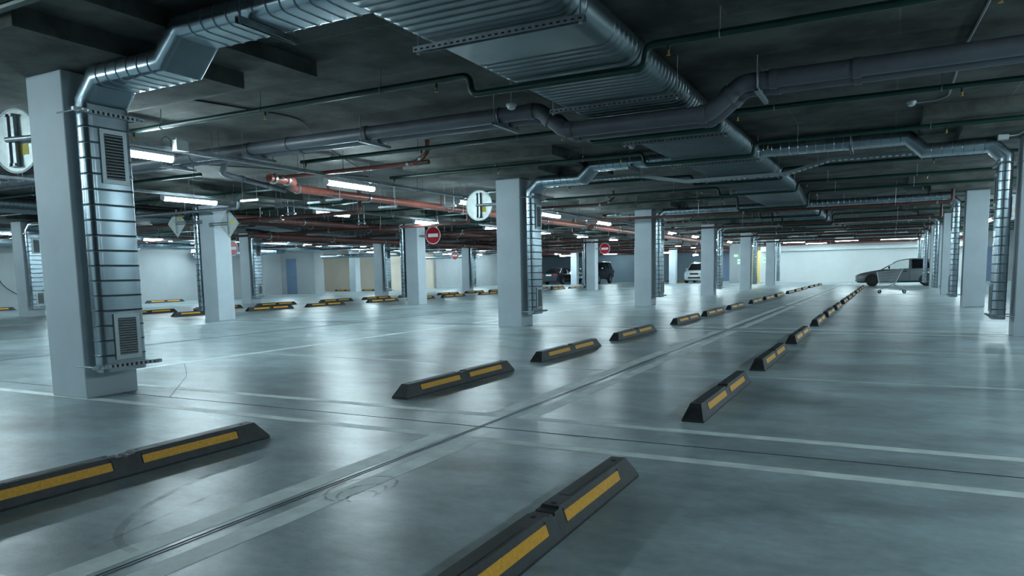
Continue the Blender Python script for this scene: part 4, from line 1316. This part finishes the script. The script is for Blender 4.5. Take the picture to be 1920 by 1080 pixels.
vb = [(0.0, 0.32, 0.62, 0.60), (0.06, 0.22, 0.76, 0.74), (0.25, 0.19, 0.84, 0.80), (0.7, 0.19, 0.92, 0.82), (0.95, 0.19, 0.96, 0.82), (2.5, 0.2, 1.0, 0.82), (3.7, 0.22, 1.0, 0.80), (3.95, 0.3, 0.95, 0.74)]
vr = [(1.55, 1.46, 0.60), (1.8, 1.53, 0.62), (2.8, 1.56, 0.62), (3.5, 1.52, 0.60), (3.75, 1.46, 0.58)]
vw = dict(base0=0.9, base1=3.86, mirror=1.2, handles=(2.2, 3.0), seams=(1.0, 2.3, 3.2), pillars=[(0.9, 1.02, 1.55, 1.64), (2.28, 2.38, 2.28, 2.36), (3.2, 3.3, 3.15, 3.25), (3.7, 3.85, 3.62, 3.74)],
          side=[(1.02, 2.28, 1.64, 2.28, 'tint'), (2.38, 3.2, 2.36, 3.15, 'tint'), (3.3, 3.7, 3.25, 3.62, 'tint')])
car('estate_car', 'white estate car facing the camera, half hidden by the fourth pillar', vb, vr, (0.75, 3.2), 0.30, 'paint_white', vw, (-12.98, 54.1, 0), radians(90), 'tint', 'rim',
    dict(mirror='paint_white', lampz=0.70, lamph=0.08, tailz=0.9, gz0=0.62, gz1=0.76, gm='trim', bz0=0.34, bz1=0.46, bm='trim', pz=0.52, rpz=0.7, rb0=0.35, rb1=0.6, rbm='paint_white'), 'van')

# ------------------------------------------------------------------ shopping trolley
def trolley(x, y):
    root = thing('shopping_trolley', 'empty wire shopping trolley standing in front of the silver hatchback', 'shopping trolley', (x, y, 0))
    # basket: front (left) end lower and narrower, handle end (right)
    def C(u, v, w):   # u 0..1 front to handle, v -1..1 across, w 0..1 up
        xb = -0.36 + 0.52 * u
        xt = -0.44 + 0.82 * u
        xx = xb + (xt - xb) * w
        zz = 0.36 + (0.78 + 0.08 * u - 0.36) * w + 0.02 * u * (1 - w)
        yy = v * (0.17 + 0.07 * u) * (0.85 + 0.15 * w)
        return (x + xx, y + yy, zz)
    g = MB()
    n = 20
    for i in range(n + 1):
        u = i / n
        for v in (-1, 1):
            g.tube([C(u, v, 0), C(u, v, 1)], 0.0042, 5)
        g.tube([C(u, -1, 0), C(u, 1, 0)], 0.0042, 5)
    for j in range(1, 8):
        w = j / 8
        g.tube([C(0, -1, w), C(0, 1, w)], 0.004, 5)
        for v in (-1, 1):
            if j % 2 == 0:
                g.tube([C(0, v, w), C(1, v, w)], 0.003, 5)
    for k in range(9):
        v = -1 + k / 4
        g.tube([C(0, v, 0), C(0, v, 1)], 0.003, 5)
        g.tube([C(1, v, 0), C(1, v, 1)], 0.003, 5)
        g.tube([C(0, v, 0), C(1, v, 0)], 0.003, 5)
    g.build('wire_basket', M['wire'], root)
    r = MB()
    loop = [C(0, -1, 1), C(0, 1, 1), C(1, 1, 1), C(1, -1, 1), C(0, -1, 1)]
    r.tube(loop, 0.008, 8)
    r.tube([C(0, -1, 0), C(0, 1, 0), C(1, 1, 0), C(1, -1, 0), C(0, -1, 0)], 0.007, 8)
    r.build('basket_rim', M['wire'], root)
    f = MB()
    for s in (-1, 1):
        f.tube(fillet([(x - 0.34, y + s * 0.17, 0.13), (x + 0.02, y + s * 0.2, 0.30), (x + 0.16, y + s * 0.22, 0.35), (x + 0.40, y + s * 0.24, 0.90)], 0.05), 0.012, 8)
        f.tube([(x + 0.12, y + s * 0.22, 0.33), (x + 0.46, y + s * 0.23, 0.12)], 0.014, 8)
        f.tube([(x - 0.34, y + s * 0.17, 0.13), (x - 0.34, y + s * 0.17, 0.11)], 0.014, 8)
    f.tube([(x - 0.34, y - 0.17, 0.13), (x - 0.34, y + 0.17, 0.13)], 0.010, 8)
    f.build('frame', M['wire'], root)
    MB().tube([(x + 0.405, y - 0.27, 0.905), (x + 0.405, y + 0.27, 0.905)], 0.017, 10).build('handle', M['plastic'], root)
    MB().hexa([C(-0.01, -1, 0.0), C(-0.01, 1, 0.0), C(0.01, 1, 0), C(0.01, -1, 0), C(-0.01, -1, 1), C(-0.01, 1, 1), C(0.01, 1, 1), C(0.01, -1, 1)][:8]) if False else None
    for s in (-1, 1):
        q = MB().tube([C(0.0, s, -0.02), C(0.0, s, 1.03)], 0.016, 8)
        q.build('corner_post', M['plastic'], root)
    MB().hexa([(x + 0.20, y - 0.19, 0.46), (x + 0.22, y - 0.19, 0.46), (x + 0.22, y + 0.19, 0.46), (x + 0.20, y + 0.19, 0.46),
               (x + 0.33, y - 0.20, 0.80), (x + 0.35, y - 0.20, 0.80), (x + 0.35, y + 0.20, 0.80), (x + 0.33, y + 0.20, 0.80)]).build('child_seat_flap', M['signback'], root, smooth=False)
    for xw, yw in ((-0.34, -0.17), (-0.34, 0.17), (0.46, -0.23), (0.46, 0.23)):
        w = MB().rings([[(x + xw + q * cos(a), y + yw + p, 0.062 + q * sin(a)) for a in [2 * pi * i / 18 for i in range(18)]] for p, q in ((-0.016, 0.052), (-0.012, 0.062), (0.012, 0.062), (0.016, 0.052))])
        wh = w.build('castor_wheel', M['tyre'], root)
        h = MB().cyl((x + xw, y + yw - 0.02, 0.062), (x + xw, y + yw + 0.02, 0.062), 0.03, 10)
        for s in (-1, 1):
            h.box(x + xw - 0.014, x + xw + 0.014, *sorted((y + yw + s * 0.019, y + yw + s * 0.023)), 0.055, 0.125)
        h.box(x + xw - 0.016, x + xw + 0.016, y + yw - 0.023, y + yw + 0.023, 0.122, 0.130)
        h.build('castor_fork', M['chrome'], wh, smooth=False)
trolley(0.0, 30.0)
